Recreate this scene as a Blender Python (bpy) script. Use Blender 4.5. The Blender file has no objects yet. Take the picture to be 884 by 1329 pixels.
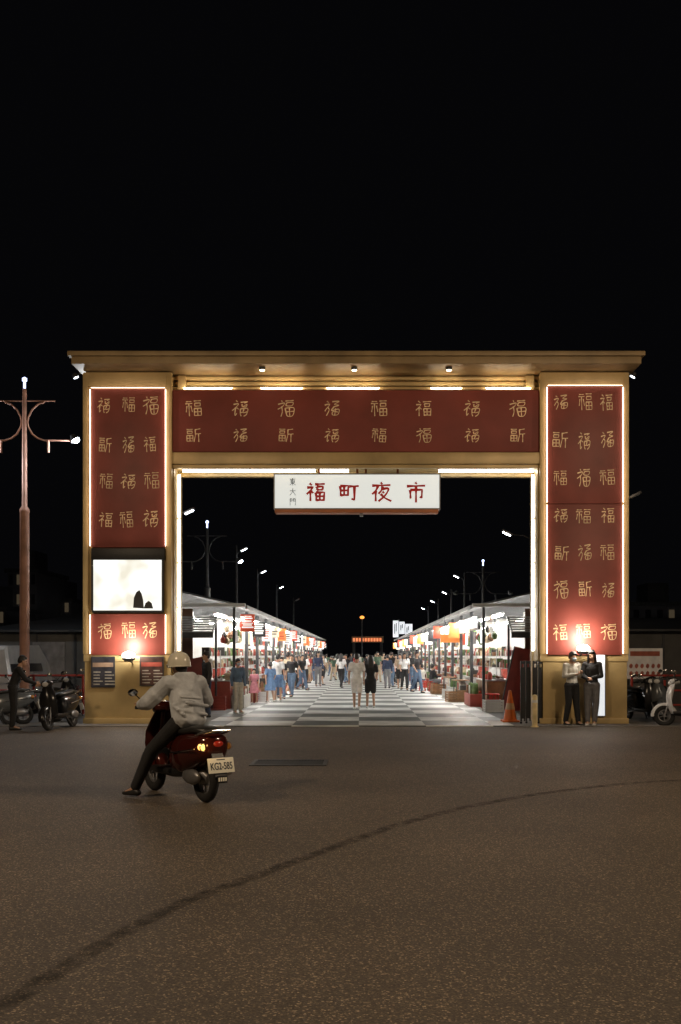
import bpy, bmesh, math, random
from mathutils import Vector, Matrix, Euler
random.seed(7)
scene = bpy.context.scene
C = scene.collection
PI = math.pi
F = 1292.0
def at(px, py, Y):
    return Vector(((px-468)*Y/F, Y, 1.6-(py-850)*Y/F))
def X_(px, Y=23.0): return (px-468)*Y/F
def Z_(py, Y=23.0): return 1.6-(py-850)*Y/F

# ------------------------------------------------------------ materials
MATS = {}
def mat(name, col, rough=.6, metal=0., var=.25, scale=6., bump=.08, es=0., ecol=None, bscale=None):
    if name in MATS: return MATS[name]
    m = bpy.data.materials.new(name); m.use_nodes = True
    nt = m.node_tree; b = nt.nodes['Principled BSDF']
    tc = nt.nodes.new('ShaderNodeTexCoord')
    n = nt.nodes.new('ShaderNodeTexNoise'); n.inputs['Scale'].default_value = scale; n.inputs['Detail'].default_value = 6
    nt.links.new(tc.outputs['Object'], n.inputs['Vector'])
    mr = nt.nodes.new('ShaderNodeMapRange'); mr.inputs[1].default_value = .3; mr.inputs[2].default_value = .7
    mr.inputs[3].default_value = 1-var; mr.inputs[4].default_value = 1+var
    nt.links.new(n.outputs['Fac'], mr.inputs[0])
    mx = nt.nodes.new('ShaderNodeVectorMath'); mx.operation = 'SCALE'
    mx.inputs[0].default_value = col[:3]
    nt.links.new(mr.outputs[0], mx.inputs['Scale'])
    nt.links.new(mx.outputs[0], b.inputs['Base Color'])
    b.inputs['Roughness'].default_value = rough; b.inputs['Metallic'].default_value = metal
    if bump:
        n2 = nt.nodes.new('ShaderNodeTexNoise'); n2.inputs['Scale'].default_value = bscale or scale*5; n2.inputs['Detail'].default_value = 4
        nt.links.new(tc.outputs['Object'], n2.inputs['Vector'])
        bp = nt.nodes.new('ShaderNodeBump'); bp.inputs['Strength'].default_value = bump; bp.inputs['Distance'].default_value = .02
        nt.links.new(n2.outputs['Fac'], bp.inputs['Height']); nt.links.new(bp.outputs[0], b.inputs['Normal'])
    if es:
        b.inputs['Emission Color'].default_value = (*(ecol or col), 1); b.inputs['Emission Strength'].default_value = es
    MATS[name] = m
    return m
def emis(name, col, s):
    return mat(name, (.6,.6,.6), .5, 0, .02, 3, 0, s, col)

M_gold = mat('gold_panel', (.56,.41,.19), .42, .1, .22, 1.2, .04)
M_goldd = mat('gold_dark', (.30,.21,.10), .5, .1, .3, 1.5, .06)
M_red = mat('red_panel', (.27,.058,.042), .5, 0, .2, 1.4, .05)
M_redbr = mat('banner_red', (.26,.05,.036), .6, 0, .22, .9, .05)
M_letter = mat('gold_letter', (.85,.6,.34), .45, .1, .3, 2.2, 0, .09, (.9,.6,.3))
M_led = emis('led_strip_white', (1,.74,.56), 9)
M_tube = emis('tube_white', (1,.97,.92), 11)
M_tubew = emis('tube_warm', (1,.90,.66), 10)
M_tubetop = emis('tube_cornice', (1,.88,.62), 30)
M_black = mat('black_paint', (.012,.012,.013), .45, 0, .3, 10, .03)
M_rub = mat('rubber', (.015,.015,.015), .85, 0, .3, 20, .2)
M_grey = mat('grey_metal', (.22,.22,.23), .4, .6, .25, 5, .05)
M_dgrey = mat('dark_grey_metal', (.06,.062,.066), .5, .4, .3, 5, .08)
M_white = mat('white_panel', (.72,.72,.70), .55, 0, .12, 2.5, .05)
M_chrome = mat('chrome', (.75,.75,.75), .15, 1, .1, 8, 0)
M_steel = mat('stainless', (.5,.5,.5), .3, .9, .15, 6, .03)

# ------------------------------------------------------------ mesh builder
class MB:
    def __init__(s): s.bm = bmesh.new(); s.mi = 0
    def _face(s, vs):
        try:
            f = s.bm.faces.new(vs); f.material_index = s.mi; return f
        except ValueError: return None
    def box(s, x0,x1,y0,y1,z0,z1, bev=0, M=None):
        b2 = bmesh.new()
        bmesh.ops.create_cube(b2, size=1)
        for v in b2.verts:
            v.co = Vector(((x0+x1)/2+v.co.x*(x1-x0), (y0+y1)/2+v.co.y*(y1-y0), (z0+z1)/2+v.co.z*(z1-z0)))
        if bev: bmesh.ops.bevel(b2, geom=b2.edges[:], offset=bev, segments=2, affect='EDGES', profile=.6)
        s.merge(b2, M); return s
    def merge(s, b2, M=None):
        if M is not None:
            for v in b2.verts: v.co = M @ v.co
        mp = {v: s.bm.verts.new(v.co) for v in b2.verts}
        for f in b2.faces: s._face([mp[v] for v in f.verts])
        b2.free(); return s
    def ell(s, c, r, M=None, sub=2):
        b2 = bmesh.new(); bmesh.ops.create_icosphere(b2, subdivisions=sub, radius=1)
        if isinstance(r,(int,float)): r=(r,r,r)
        for v in b2.verts: v.co = Vector((v.co.x*r[0], v.co.y*r[1], v.co.z*r[2]))
        if M is not None:
            for v in b2.verts: v.co = M @ v.co
        for v in b2.verts: v.co += Vector(c)
        return s.merge(b2)
    def bar(s, p, q, r, r2=None, n=10):
        p=Vector(p); q=Vector(q); r2 = r if r2 is None else r2
        return s.tube([p,q],[r,r2],n)
    def tube(s, pts, r, n=10, cap=True):
        pts=[Vector(p) for p in pts]
        rs = r if isinstance(r,(list,tuple)) else [r]*len(pts)
        rings=[]; up=None
        for i,p in enumerate(pts):
            d = (pts[min(i+1,len(pts)-1)]-pts[max(i-1,0)]).normalized()
            if up is None: up = Vector((0,0,1)) if abs(d.z)<.9 else Vector((1,0,0))
            a = d.cross(up).normalized(); b = a.cross(d).normalized(); up=b
            rings.append([s.bm.verts.new(p+(a*math.cos(2*PI*k/n)+b*math.sin(2*PI*k/n))*rs[i]) for k in range(n)])
        s._skin(rings, cap); return s
    def _skin(s, rings, cap=True):
        n=len(rings[0])
        for i in range(len(rings)-1):
            for k in range(n): s._face([rings[i][k],rings[i][(k+1)%n],rings[i+1][(k+1)%n],rings[i+1][k]])
        if cap: s._face(list(reversed(rings[0]))); s._face(rings[-1])
    def loft(s, rings, cap=True):
        s._skin([[s.bm.verts.new(Vector(p)) for p in r] for r in rings], cap); return s
    def lathe(s, prof, M=None, n=24):
        b2=bmesh.new(); rings=[]
        for (r,z) in prof: rings.append([b2.verts.new((max(r,.0005)*math.cos(2*PI*k/n), max(r,.0005)*math.sin(2*PI*k/n), z)) for k in range(n)])
        for i in range(len(rings)-1):
            for k in range(n): b2.faces.new([rings[i][k],rings[i][(k+1)%n],rings[i+1][(k+1)%n],rings[i+1][k]])
        return s.merge(b2,M)
    def torus(s, R, r, M=None, n=32, m=10, fl=1.):
        prof=[(R+r*math.cos(2*PI*k/m), r*fl*math.sin(2*PI*k/m)) for k in range(m+1)]
        return s.lathe(prof, M, n)
    def quad(s,a,b,c,d): s._face([s.bm.verts.new(Vector(p)) for p in (a,b,c,d)]); return s
    def hull(s, ells):
        b2=bmesh.new()
        for c,r in ells:
            if isinstance(r,(int,float)): r=(r,r,r)
            t=bmesh.ops.create_icosphere(b2, subdivisions=2, radius=1)
            for v in t['verts']: v.co=Vector((v.co.x*r[0]+c[0], v.co.y*r[1]+c[1], v.co.z*r[2]+c[2]))
        h=bmesh.ops.convex_hull(b2, input=b2.verts[:])
        b3=bmesh.new(); 
        hf=[f for f in h['geom'] if isinstance(f,bmesh.types.BMFace)]
        mp={}
        for f in hf:
            for v in f.verts:
                if v not in mp: mp[v]=b3.verts.new(v.co)
        for f in hf:
            try: b3.faces.new([mp[v] for v in f.verts])
            except ValueError: pass
        b2.free(); return s.merge(b3)
    def mesh(s, name, mats, ang=38, fix=True):
        if fix: bmesh.ops.recalc_face_normals(s.bm, faces=s.bm.faces[:])
        me=bpy.data.meshes.new(name); s.bm.to_mesh(me); s.bm.free()
        for m in (mats if isinstance(mats,(list,tuple)) else [mats]): me.materials.append(m)
        for p in me.polygons: p.use_smooth=True
        me.set_sharp_from_angle(angle=math.radians(ang))
        return me
    def build(s, name, mats, parent=None, ang=38, fix=True):
        return link(name, s.mesh(name,mats,ang,fix), parent)
def link(name, me, parent=None):
    o=bpy.data.objects.new(name, me); C.objects.link(o)
    if parent: o.parent=parent
    return o
def tag(o, label, cat, group=None, kind=None):
    if label: o['label']=label
    if cat: o['category']=cat
    if group: o['group']=group
    if kind: o['kind']=kind
    return o
def empty(name, label, cat, loc=(0,0,0), rz=0, group=None):
    o=bpy.data.objects.new(name,None); C.objects.link(o); o.location=loc; o.rotation_euler=(0,0,rz); o.empty_display_size=.2
    return tag(o,label,cat,group)
def copy_tree(o, parent=None):
    c=o.copy(); C.objects.link(c); c.parent=parent
    for ch in [x for x in o.children]: copy_tree(ch,c)
    return c
def dup(o, loc, rz, label, group=None, sc=None):
    c=copy_tree(o); c.location=loc; c.rotation_euler=(0,0,rz); c['label']=label
    if group: c['group']=group
    if sc: c.scale=(sc,sc,sc)
    return c
def struct(name, mb, m): o=mb.build(name,m); o['kind']='structure'; return o
def pointlight(name, loc, col, power, rad, parent=None, spot=None):
    l=bpy.data.lights.new(name,'SPOT' if spot else 'POINT'); l.energy=power; l.color=col; l.shadow_soft_size=rad
    if spot: l.spot_size=math.radians(spot[0]); l.spot_blend=.8
    o=bpy.data.objects.new(name,l); C.objects.link(o); o.location=loc
    if spot: o.rotation_euler=spot[1]
    if parent: o.parent=parent
    return o

# ------------------------------------------------------------ glyphs (brush strokes in a 100-unit box)
G={}
G['fu']=[[(20,94),(31,84)],[(8,72),(36,74),(24,56),(6,38)],[(24,58),(24,3)],[(28,54),(38,44)],[(46,89),(93,91)],[(54,77),(57,59)],[(54,77),(85,78),(82,61)],[(56,61),(83,61)],[(50,47),(53,4)],[(50,47),(91,48),(88,4)],[(69,47),(69,8)],[(52,27),(88,28)],[(53,8),(88,8)]]
G['cho']=[[(8,80),(11,28)],[(8,80),(47,82),(45,30)],[(27,80),(27,34)],[(11,57),(45,58)],[(12,33),(45,34)],[(51,78),(97,80)],[(76,78),(76,8),(62,16)]]
G['ye']=[[(47,99),(55,89)],[(6,82),(94,85)],[(34,80),(24,58),(6,38)],[(23,56),(23,2)],[(56,79),(50,58),(36,40)],[(54,65),(84,66),(68,32),(36,2)],[(55,52),(64,44)],[(47,40),(66,20),(98,3)]]
G['shi']=[[(46,99),(54,90)],[(6,79),(94,82)],[(22,60),(24,16)],[(22,60),(79,61),(77,20),(68,25)],[(50,80),(50,-4)]]
G['dong']=[[(12,84),(88,85)],[(24,70),(26,36)],[(24,70),(76,71),(74,37)],[(26,54),(74,54)],[(26,38),(74,38)],[(50,98),(50,0)],[(48,34),(8,6)],[(52,34),(92,6)]]
G['da']=[[(10,62),(90,64)],[(50,94),(46,50),(10,4)],[(50,58),(90,4)]]
G['men']=[[(14,90),(14,4)],[(14,90),(42,90),(42,58)],[(14,74),(42,74)],[(14,58),(42,58)],[(58,90),(58,58)],[(58,90),(88,90),(88,6),(80,8)],[(58,74),(88,74)],[(58,58),(88,58)]]
G['fu_run']=[[(24,96),(33,88)],[(10,72),(38,76),(20,50),(4,34)],[(22,54),(20,6),(30,18)],[(28,52),(40,44)],[(50,86),(90,92),(70,82)],[(58,76),(62,60),(86,76),(80,60),(60,60)],[(50,46),(50,18),(56,2)],[(50,46),(90,50),(86,16),(70,2)],[(70,46),(66,24),(88,30)],[(52,24),(68,26)]]
G['fu_cur']=[[(20,92),(30,84)],[(8,68),(36,74),(16,42),(10,30)],[(24,56),(34,40),(20,4)],[(50,90),(88,94),(62,74),(88,70),(56,58)],[(60,58),(48,36),(88,46),(84,14),(54,10),(56,30),(84,28)],[(70,50),(66,6)]]
G['fu_seal']=[[(10,92),(40,92)],[(5,80),(45,80)],[(25,80),(25,3)],[(14,66),(8,28)],[(36,66),(43,28)],[(54,94),(94,94)],[(58,80),(89,80),(89,62),(58,62),(58,80)],[(54,48),(93,48),(93,5),(54,5),(54,48)],[(73,48),(73,5)],[(54,27),(93,27)]]
G['fu_old']=[[(8,92),(46,92)],[(12,80),(42,80),(42,64),(12,64),(12,80)],[(8,50),(46,50),(46,10),(8,10),(8,50)],[(27,50),(27,10)],[(8,30),(46,30)],[(60,88),(94,94)],[(62,88),(62,50),(52,4)],[(62,58),(97,60)],[(82,58),(82,2)]]
G['fu_bend']=[[(26,98),(30,88)],[(6,74),(42,82),(30,60),(4,44)],[(26,62),(30,30),(22,0)],[(48,94),(94,98)],[(56,84),(52,66),(84,66),(90,86),(56,84)],[(46,50),(52,20),(60,2),(86,4),(96,30),(92,54),(46,50)],[(70,52),(72,4)],[(52,28),(94,32)]]
def catmull(pts, straight):
    if len(pts)<3: 
        return [Vector(pts[0]).lerp(Vector(pts[1]),t/4) for t in range(5)]
    P=[Vector(p) for p in pts]; out=[]
    for i in range(len(P)-1):
        p0=P[i-1] if i else P[0]; p1=P[i]; p2=P[i+1]; p3=P[min(i+2,len(P)-1)]
        for k in range(6):
            t=k/6
            if straight: out.append(p1.lerp(p2,t))
            else: out.append(.5*((2*p1)+(-p0+p2)*t+(2*p0-5*p1+4*p2-p3)*t*t+(-p0+3*p1-3*p2+p3)*t**3))
    out.append(P[-1]); return out
def character(parent, mt, key, cx, cz, w, h, y, th=7., nrm=-1, taper=.55, rot=0):
    mb=MB(); cr=math.cos(rot); sr=math.sin(rot)
    for i,st in enumerate(G[key]):
        pts=catmull(st, key in('fu_seal','fu','cho','shi','dong','men','fu_old'))
        n=len(pts); L=[];R=[]
        yy=y+nrm*.0007*(i+1)
        for k,p in enumerate(pts):
            d=(pts[min(k+1,n-1)]-pts[max(k-1,0)]); d.normalize()
            nn=Vector((-d.y,d.x)); t=k/(n-1)
            ww=th*(taper+(1-taper)*abs(2*t-1)**.8)*(1.1-.35*t)*.5
            for q,S in ((p+nn*ww,L),(p-nn*ww,R)):
                u=(q.x-50)/100*w; v=(q.y-48)/100*h
                S.append(mb.bm.verts.new((cx+u*cr-v*sr, yy, cz+u*sr+v*cr)))
        for k in range(n-1): mb._face([L[k],L[k+1],R[k+1],R[k]])
    return mb.build('character', mt, parent, fix=False)

# ------------------------------------------------------------ people
def remesh(mb, vox, mats, name, smooth=3):
    me=mb.mesh(name+'_src', mats); o=bpy.data.objects.new('tmp',me); C.objects.link(o)
    r=o.modifiers.new('r','REMESH'); r.mode='VOXEL'; r.voxel_size=vox; r.use_smooth_shade=True
    s=o.modifiers.new('s','SMOOTH'); s.factor=.5; s.iterations=smooth
    dg=bpy.context.evaluated_depsgraph_get(); dg.update()
    ev=o.evaluated_get(dg); nm=bpy.data.meshes.new_from_object(ev); nm.name=name
    bpy.data.objects.remove(o); 
    if len(nm.vertices)<8: return me
    nm.materials.clear()
    for m in (mats if isinstance(mats,(list,tuple)) else [mats]): nm.materials.append(m)
    for p in nm.polygons: p.use_smooth=True
    bpy.data.meshes.remove(me)
    return nm
STAND=dict(hd=(0,.015,1.585),nk=(0,-.01,1.43),ch=(0,0,1.28),wa=(0,0,1.08),pe=(0,0,.95),
  sL=(-.165,0,1.385),eL=(-.215,-.02,1.12),wL=(-.225,.04,.88),sR=(.165,0,1.385),eR=(.215,-.02,1.12),wR=(.225,.04,.88),
  hL=(-.085,0,.91),kL=(-.095,.02,.5),aL=(-.1,-.02,.085),hR=(.085,0,.91),kR=(.095,.02,.5),aR=(.1,-.02,.085),
  fL=(0,1,0),fR=(0,1,0))
WALK=dict(STAND,kL=(-.09,.13,.51),aL=(-.09,.22,.1),kR=(.09,0,.5),aR=(.09,-.25,.14),eL=(-.22,-.08,1.13),wL=(-.22,-.12,.9),eR=(.22,.05,1.13),wR=(.2,.2,.95))
PHONE=dict(STAND,eL=(-.21,.02,1.13),wL=(-.09,.24,1.2),eR=(.21,.02,1.13),wR=(.07,.25,1.17),hd=(0,.045,1.57))
SIT=dict(STAND,hd=(0,.05,1.1),nk=(0,.01,.95),ch=(0,-.0,.8),wa=(0,-.02,.62),pe=(0,-.03,.5),sL=(-.165,.02,.91),eL=(-.2,.12,.66),wL=(-.14,.33,.66),sR=(.165,.02,.91),eR=(.2,.12,.66),wR=(.14,.33,.66),
  hL=(-.09,0,.48),kL=(-.12,.4,.47),aL=(-.12,.38,.085),hR=(.09,0,.48),kR=(.12,.4,.47),aR=(.12,.38,.085))
def hand(mb, w, e, side, curl, fine):
    w=Vector(w); d=(w-Vector(e)).normalized()
    cu=Vector(curl); cu=(cu-d*cu.dot(d)).normalized(); lat=d.cross(cu).normalized()
    mb.hull([(w,.026),(w+d*.075+lat*.026,.014),(w+d*.075-lat*.026,.014)])
    if not fine:
        mb.hull([(w+d*.08,.028),(w+d*.12+cu*.03,.022)]); return
    for k,(o,l) in enumerate(((-.03,.027),(-.01,.033),(.01,.036),(.029,.032))):
        a=w+d*.078+lat*o; b=a+d*l*.85+cu*l*.5; c=b+cu*l*.75+d*l*.25
        mb.hull([(a,.0105),(b,.0095)]); mb.hull([(b,.0095),(c,.0085)])
    a=w+d*.025+lat*.028; b=a+lat*.03+d*.03+cu*.012; c=b+d*.03+cu*.015
    mb.hull([(a,.012),(b,.011)]); mb.hull([(b,.011),(c,.009)])
def person(label, loc, rz, H, J, top, bottom, shoe, hair='short', sleeve='long', leg='long', fine=False, look=(0,0), mask=False,
           skin=None, hairm=None, group=None, inflate=.014, hood=False, helmet=None, curl=(0,1,-.4)):
    s=1.; vox=.0105 if fine else .018
    root=empty('person',label,'person',loc,rz,group)
    root.scale=(H/1.7,)*3
    skin=skin or M_skin; hairm=hairm or M_hair
    J={k:Vector(v) for k,v in J.items()}
    HR=Euler((math.radians(look[1]),0,math.radians(look[0]))).to_matrix()
    def hp(x,y,z): return J['hd']+HR@Vector((x,y,z))
    mb=MB()
    mb.hull([(hp(0,-.012,.025),(.074,.088,.088)),(hp(0,.03,-.045),(.05,.055,.05)),(hp(0,.04,-.085),(.026,.03,.022))])
    mb.hull([(hp(0,.095,.01),.008),(hp(0,.108,-.022),.013)])
    mb.hull([(hp(0,.088,-.055),(.02,.01,.006)),(hp(0,.08,-.055),(.026,.01,.009))])
    for q in (-1,1): mb.hull([(hp(q*.078,-.005,.012),(.01,.018,.026)),(hp(q*.074,0,-.02),(.008,.012,.012))])
    mb.hull([(J['nk'],.052),(hp(0,-.02,-.04),.05)])
    def torso(m,i):
        m.hull([(J['ch'],(.145+i,.098+i,.13+i)),(J['wa'],(.118+i,.085+i,.07)),(J['nk']-Vector((0,0,.03)),(.06+i,.055+i,.03))])
        m.hull([(J['wa'],(.118+i,.085+i,.07)),(J['pe'],(.142+i,.1+i,.09+i))])
        for q in 'LR': m.hull([(J['ch']+Vector((0,0,.05)),.08+i),(J['s'+q],.052+i)])
    torso(mb,0)
    for q in 'LR':
        mb.hull([(J['s'+q],.05),(J['e'+q],.038)]); mb.hull([(J['e'+q],.038),(J['w'+q],.025)])
        hand(mb,J['w'+q],J['e'+q],q,curl,fine)
        mb.hull([(J['h'+q],.085),(J['k'+q],.055)]); mb.hull([(J['k'+q],.055),(J['a'+q],.036)])
        f=J['f'+q].normalized()
        mb.hull([(J['a'+q]-f*.03-Vector((0,0,.045)),.03),(J['a'+q],.036),(J['a'+q]+f*.16-Vector((0,0,.06)),(.04,.04,.02))])
    link('body',remesh(mb,vox,skin,'body'),root)
    m=MB(); torso(m,inflate)
    for q in 'LR':
        m.hull([(J['s'+q],.05+inflate),(J['e'+q],.042+inflate)])
        if sleeve=='long': m.hull([(J['e'+q],.042+inflate),(J['w'+q],.03+inflate*.7)])
    if sleeve=='short':
        m=MB(); torso(m,inflate)
        for q in 'LR': m.hull([(J['s'+q],.052+inflate),(J['s'+q].lerp(J['e'+q],.65),.05+inflate)])
    if hood:
        m.hull([(J['nk']+Vector((-.09,-.07,.01)),.055),(J['nk']+Vector((.09,-.07,.01)),.055),(J['nk']+Vector((0,-.16,-.14)),.055)])
        m.hull([(J['nk']+Vector((0,-.03,.03)),(.11,.095,.035)),(J['nk']+Vector((0,-.02,-.04)),(.14,.1,.03))])
        m.hull([(J['pe']+Vector((0,.0,.0)),(.20,.17,.1)),(J['wa'],(.19,.165,.05)),(J['ch'],(.20,.15,.1))])
        for a,b,r in (((-.18,-.12,.0),(.12,-.19,-.06),.022),((-.12,-.19,.08),(.18,-.12,.03),.02),((-.16,-.14,.14),(.05,-.19,.12),.018),((-.19,-.02,.04),(-.15,-.15,-.05),.02)):
            m.hull([(J['wa']+Vector(a),r),(J['wa']+Vector(b),r)])
        for q in 'LR':
            m.hull([(J['e'+q],.092),(J['e'+q].lerp(J['w'+q],.35),.076)]); m.hull([(J['e'+q].lerp(J['s'+q],.4),.10),(J['e'+q],.088)])
            m.hull([(J['w'+q].lerp(J['e'+q],.22),.060),(J['w'+q].lerp(J['e'+q],.1),.055)])
    link('jacket' if sleeve=='long' else 'shirt',remesh(m,vox,top,'shirt',2),root)
    m=MB(); i=.016
    if leg=='skirt':
        rings=[]
        for (z,rx,ry) in ((J['wa'].z-.02,.125,.095),(J['pe'].z,.165,.125),(J['pe'].z-.22,.21,.17),(J['kL'].z+.02,.24,.2)):
            rings.append([(rx*(1+.05*math.sin(7*a))*math.cos(a)+J['pe'].x,ry*(1+.05*math.sin(7*a))*math.sin(a)+J['pe'].y,z) for a in [2*PI*k/28 for k in range(28)]])
        m.loft(rings); me=m.mesh('skirt',bottom); link('skirt',me,root)
    else:
        m.hull([(J['pe'],(.142+i+.004,.1+i+.004,.08)),(J['hL'],.09+i),(J['hR'],.09+i)])
        for q in 'LR':
            if leg=='long':
                m.hull([(J['h'+q],.087+i),(J['k'+q],.06+i)]); m.hull([(J['k'+q],.06+i),(J['a'+q]+Vector((0,0,.03)),.045+i)])
            else: m.hull([(J['h'+q],.09+i),(J['h'+q].lerp(J['k'+q],.8),.075+i)])
        link('trousers' if leg=='long' else 'shorts',remesh(m,vox,bottom,'trousers',2),root)
    for q in 'LR':
        f=J['f'+q].normalized(); m=MB()
        a=J['a'+q]; m.hull([(a-f*.035-Vector((0,0,.045)),(.036,.036,.036)),(a-Vector((0,0,.03)),.042),(a+f*.12-Vector((0,0,.055)),(.045,.045,.028)),(a+f*.17-Vector((0,0,.06)),(.036,.036,.022))])
        m.build('shoe',shoe,root)
    if helmet:
        m=MB(); M=Matrix.Translation(J['hd']+HR@Vector((0,-.008,.03)))@HR.to_4x4()@Matrix.Diagonal((1,1.16,1,1))
        m.lathe([(.0,.132),(.05,.125),(.088,.1),(.112,.06),(.122,.01),(.122,-.03),(.126,-.034),(.126,-.044),(.116,-.044),(.112,0),(.08,.09),(0,.12)],M,28)
        hh=m.build('helmet',helmet,root)
        m=MB(); m.hull([(hp(-.08,.1,.02),(.02,.02,.006)),(hp(.08,.1,.02),(.02,.02,.006)),(hp(0,.175,.0),(.03,.02,.006))]); m.build('visor',helmet,hh)
        m=MB(); m.tube([hp(-.11,-.01,0),hp(-.085,.02,-.07),hp(0,.045,-.118),hp(.085,.02,-.07),hp(.11,-.01,0)],.006); m.build('chin_strap',M_black,hh)
        m=MB(); m.hull([(hp(0,-.04,-.02),(.072,.06,.06)),(hp(0,-.07,-.06),(.05,.03,.03))]); m.build('hair',hairm,root)
    else:
        m=MB()
        m.hull([(hp(0,-.02,.05),(.083,.092,.08)),(hp(0,-.055,-.01),(.076,.055,.06))])
        m.hull([(hp(0,.05,.085),(.06,.03,.025)),(hp(0,-.03,.09),(.07,.07,.05))])
        for q in (-1,1): m.hull([(hp(q*.07,.0,.04),(.016,.03,.04)),(hp(q*.074,-.03,.0),(.014,.03,.03))])
        if hair=='long':
            m.hull([(hp(0,-.06,.0),(.085,.05,.06)),(hp(0,-.085,-.26),(.1,.035,.07))])
            for q in (-1,1): m.hull([(hp(q*.075,.01,.03),(.018,.03,.04)),(hp(q*.1,.04,-.25),(.028,.025,.06))])
        if hair=='pony': m.hull([(hp(0,-.1,.05),.03),(hp(0,-.15,-.02),.028)]); m.hull([(hp(0,-.15,-.02),.028),(hp(0,-.14,-.18),.015)])
        link('hair',remesh(m,.012,hairm,'hair',2),root)
    for q in (-1,1):
        if fine:
            m=MB(); m.ell(hp(q*.031,.075,.012),(.014,.012,.008)); m.build('eye',M_eye,root)
    if mask:
        m=MB(); m.hull([(hp(-.055,.05,-.04),(.012,.02,.035)),(hp(.055,.05,-.04),(.012,.02,.035)),(hp(0,.1,-.03),(.025,.02,.03)),(hp(0,.075,-.085),(.025,.02,.015))]); m.build('face_mask',M_mask,root)
    return root
M_skin=mat('skin',(.46,.27,.18),.55,0,.08,10,.03)
M_hair=mat('hair_black',(.012,.010,.010),.5,0,.4,40,.3)
M_eye=mat('eye',(.02,.018,.016),.2,0,.1,5,0)
M_mask=mat('mask_cloth',(.35,.42,.5),.8,0,.1,20,.05)
def cloth(n,c): return mat('cloth_'+n,c,.85,0,.22,9,.5,bscale=14)
c_white=cloth('white',(.82,.82,.82)); c_black=cloth('black',(.018,.018,.02)); c_grey=cloth('grey',(.16,.16,.17)); c_lgrey=cloth('light_grey',(.50,.48,.43))
c_denim=cloth('denim',(.09,.14,.22)); c_navy=cloth('navy',(.03,.045,.09)); c_pink=cloth('pink',(.5,.2,.24)); c_beige=cloth('beige',(.42,.34,.24))
c_red=cloth('red',(.32,.04,.035)); c_blue=cloth('blue',(.14,.24,.42)); c_green=cloth('green',(.07,.12,.08)); c_jacket=cloth('jacket',(.50,.53,.57))
M_shoeb=mat('shoe_black',(.02,.02,.02),.5); M_shoew=mat('shoe_white',(.6,.6,.58),.6); M_helm=mat('helmet_cream',(.66,.63,.52),.22,0,.05,4,0)

# rider (local frame = scooter frame)
HEAD=math.radians(38)
SC=Vector((-2.05,11.28,0))
RID=dict(hd=(-.01,-.0,1.475),nk=(0,-.065,1.345),ch=(0,-.125,1.19),wa=(0,-.20,1.0),pe=(0,-.23,.88),
  sL=(-.195,-.09,1.28),eL=(-.37,.06,1.07),wL=(-.325,.30,1.035),sR=(.195,-.09,1.28),eR=(.37,.06,1.07),wR=(.325,.30,1.035),
  hL=(-.1,-.19,.86),kL=(-.30,.1,.53),aL=(-.43,.22,.10),hR=(.1,-.19,.86),kR=(.18,.22,.76),aR=(.13,.26,.42),fL=(-.35,1,-.02),fR=(0,1,0))
person('scooter rider in cream half helmet and loose light grey hooded jacket, one foot down', SC, HEAD, 1.7, RID, c_jacket, c_black, M_shoeb, fine=True, inflate=.045, hood=True, helmet=M_helm, look=(10,-4))

# the pair at the right pillar
A=dict(PHONE,kL=(-.1,.03,.5),aL=(-.13,.06,.085),aR=(.14,-.04,.085))
person('person in light grey shirt and dark trousers looking down against the right pillar', (4.80,22.62,0), math.radians(200), 1.68, A, c_lgrey, c_black, M_shoeb, fine=True, look=(15,-12), mask=True, curl=(0,.3,1))
B=dict(STAND,eL=(-.21,.03,1.13),wL=(-.03,.2,1.08),eR=(.21,.03,1.13),wR=(.05,.2,1.05),aL=(-.06,.0,.085),aR=(.09,.03,.085))
person('person with long dark hair, black top and grey trousers beside the right pillar', (5.24,22.55,0), math.radians(160), 1.7, B, c_black, c_grey, M_shoew, hair='long', fine=True, look=(12,-10), curl=(0,.3,1))
# centre pair
person('person in white shirt and white shorts in the middle of the market lane', (at(463,850,28.4).x,28.4,.02), math.radians(-5), 1.62, WALK, c_white, c_white, M_shoew, sleeve='short', leg='shorts')
person('person in black top and black shorts walking beside the one in white', (at(481,850,28.8).x,28.8,.02), math.radians(4), 1.56, dict(WALK), c_black, c_black, M_shoew, hair='long', sleeve='short', leg='shorts')
# left group
person('person in denim jacket and grey trousers by the first left stall', (at(309,850,26.8).x,26.8,.02), math.radians(215), 1.47, STAND, c_denim, c_lgrey, M_shoew, hair='short', fine=True, mask=True)
person('small child in a pink dress by the first left stall', (at(330,850,32.4).x,32.4,.02), math.radians(170), 1.13, STAND, c_pink, c_pink, M_shoew, hair='pony', sleeve='short', leg='skirt')
person('child in pale blue dress beside the child in pink', (at(351,850,32.6).x,32.6,.02), math.radians(20), 1.34, WALK, c_blue, c_blue, M_shoew, hair='pony', sleeve='short', leg='skirt')
person('person in white shirt and blue shorts behind the two children', (at(361,850,33.6).x,33.6,.02), math.radians(-15), 1.6, STAND, c_white, c_blue, M_shoew, sleeve='short', leg='shorts')
person('person in black shirt standing between rider and left stall', (at(268,850,25.2).x,25.2,.016), math.radians(120), 1.66, STAND, c_black, c_navy, M_shoeb, fine=True)
L=dict(STAND,hd=(0,.2,1.5),nk=(0,.14,1.38),ch=(0,.1,1.24),wa=(0,.03,1.06),sL=(-.165,.12,1.33),sR=(.165,.12,1.33),eL=(-.2,.26,1.1),wL=(-.16,.45,1.02),eR=(.2,.26,1.1),wR=(.16,.45,1.02))
person('person in black clothes bending over a parked scooter left of the gate', (at(17,850,21.2).x,21.2,0), math.radians(-70), 1.66, L, c_black, c_black, M_shoeb, fine=True, look=(0,-15))
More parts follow.
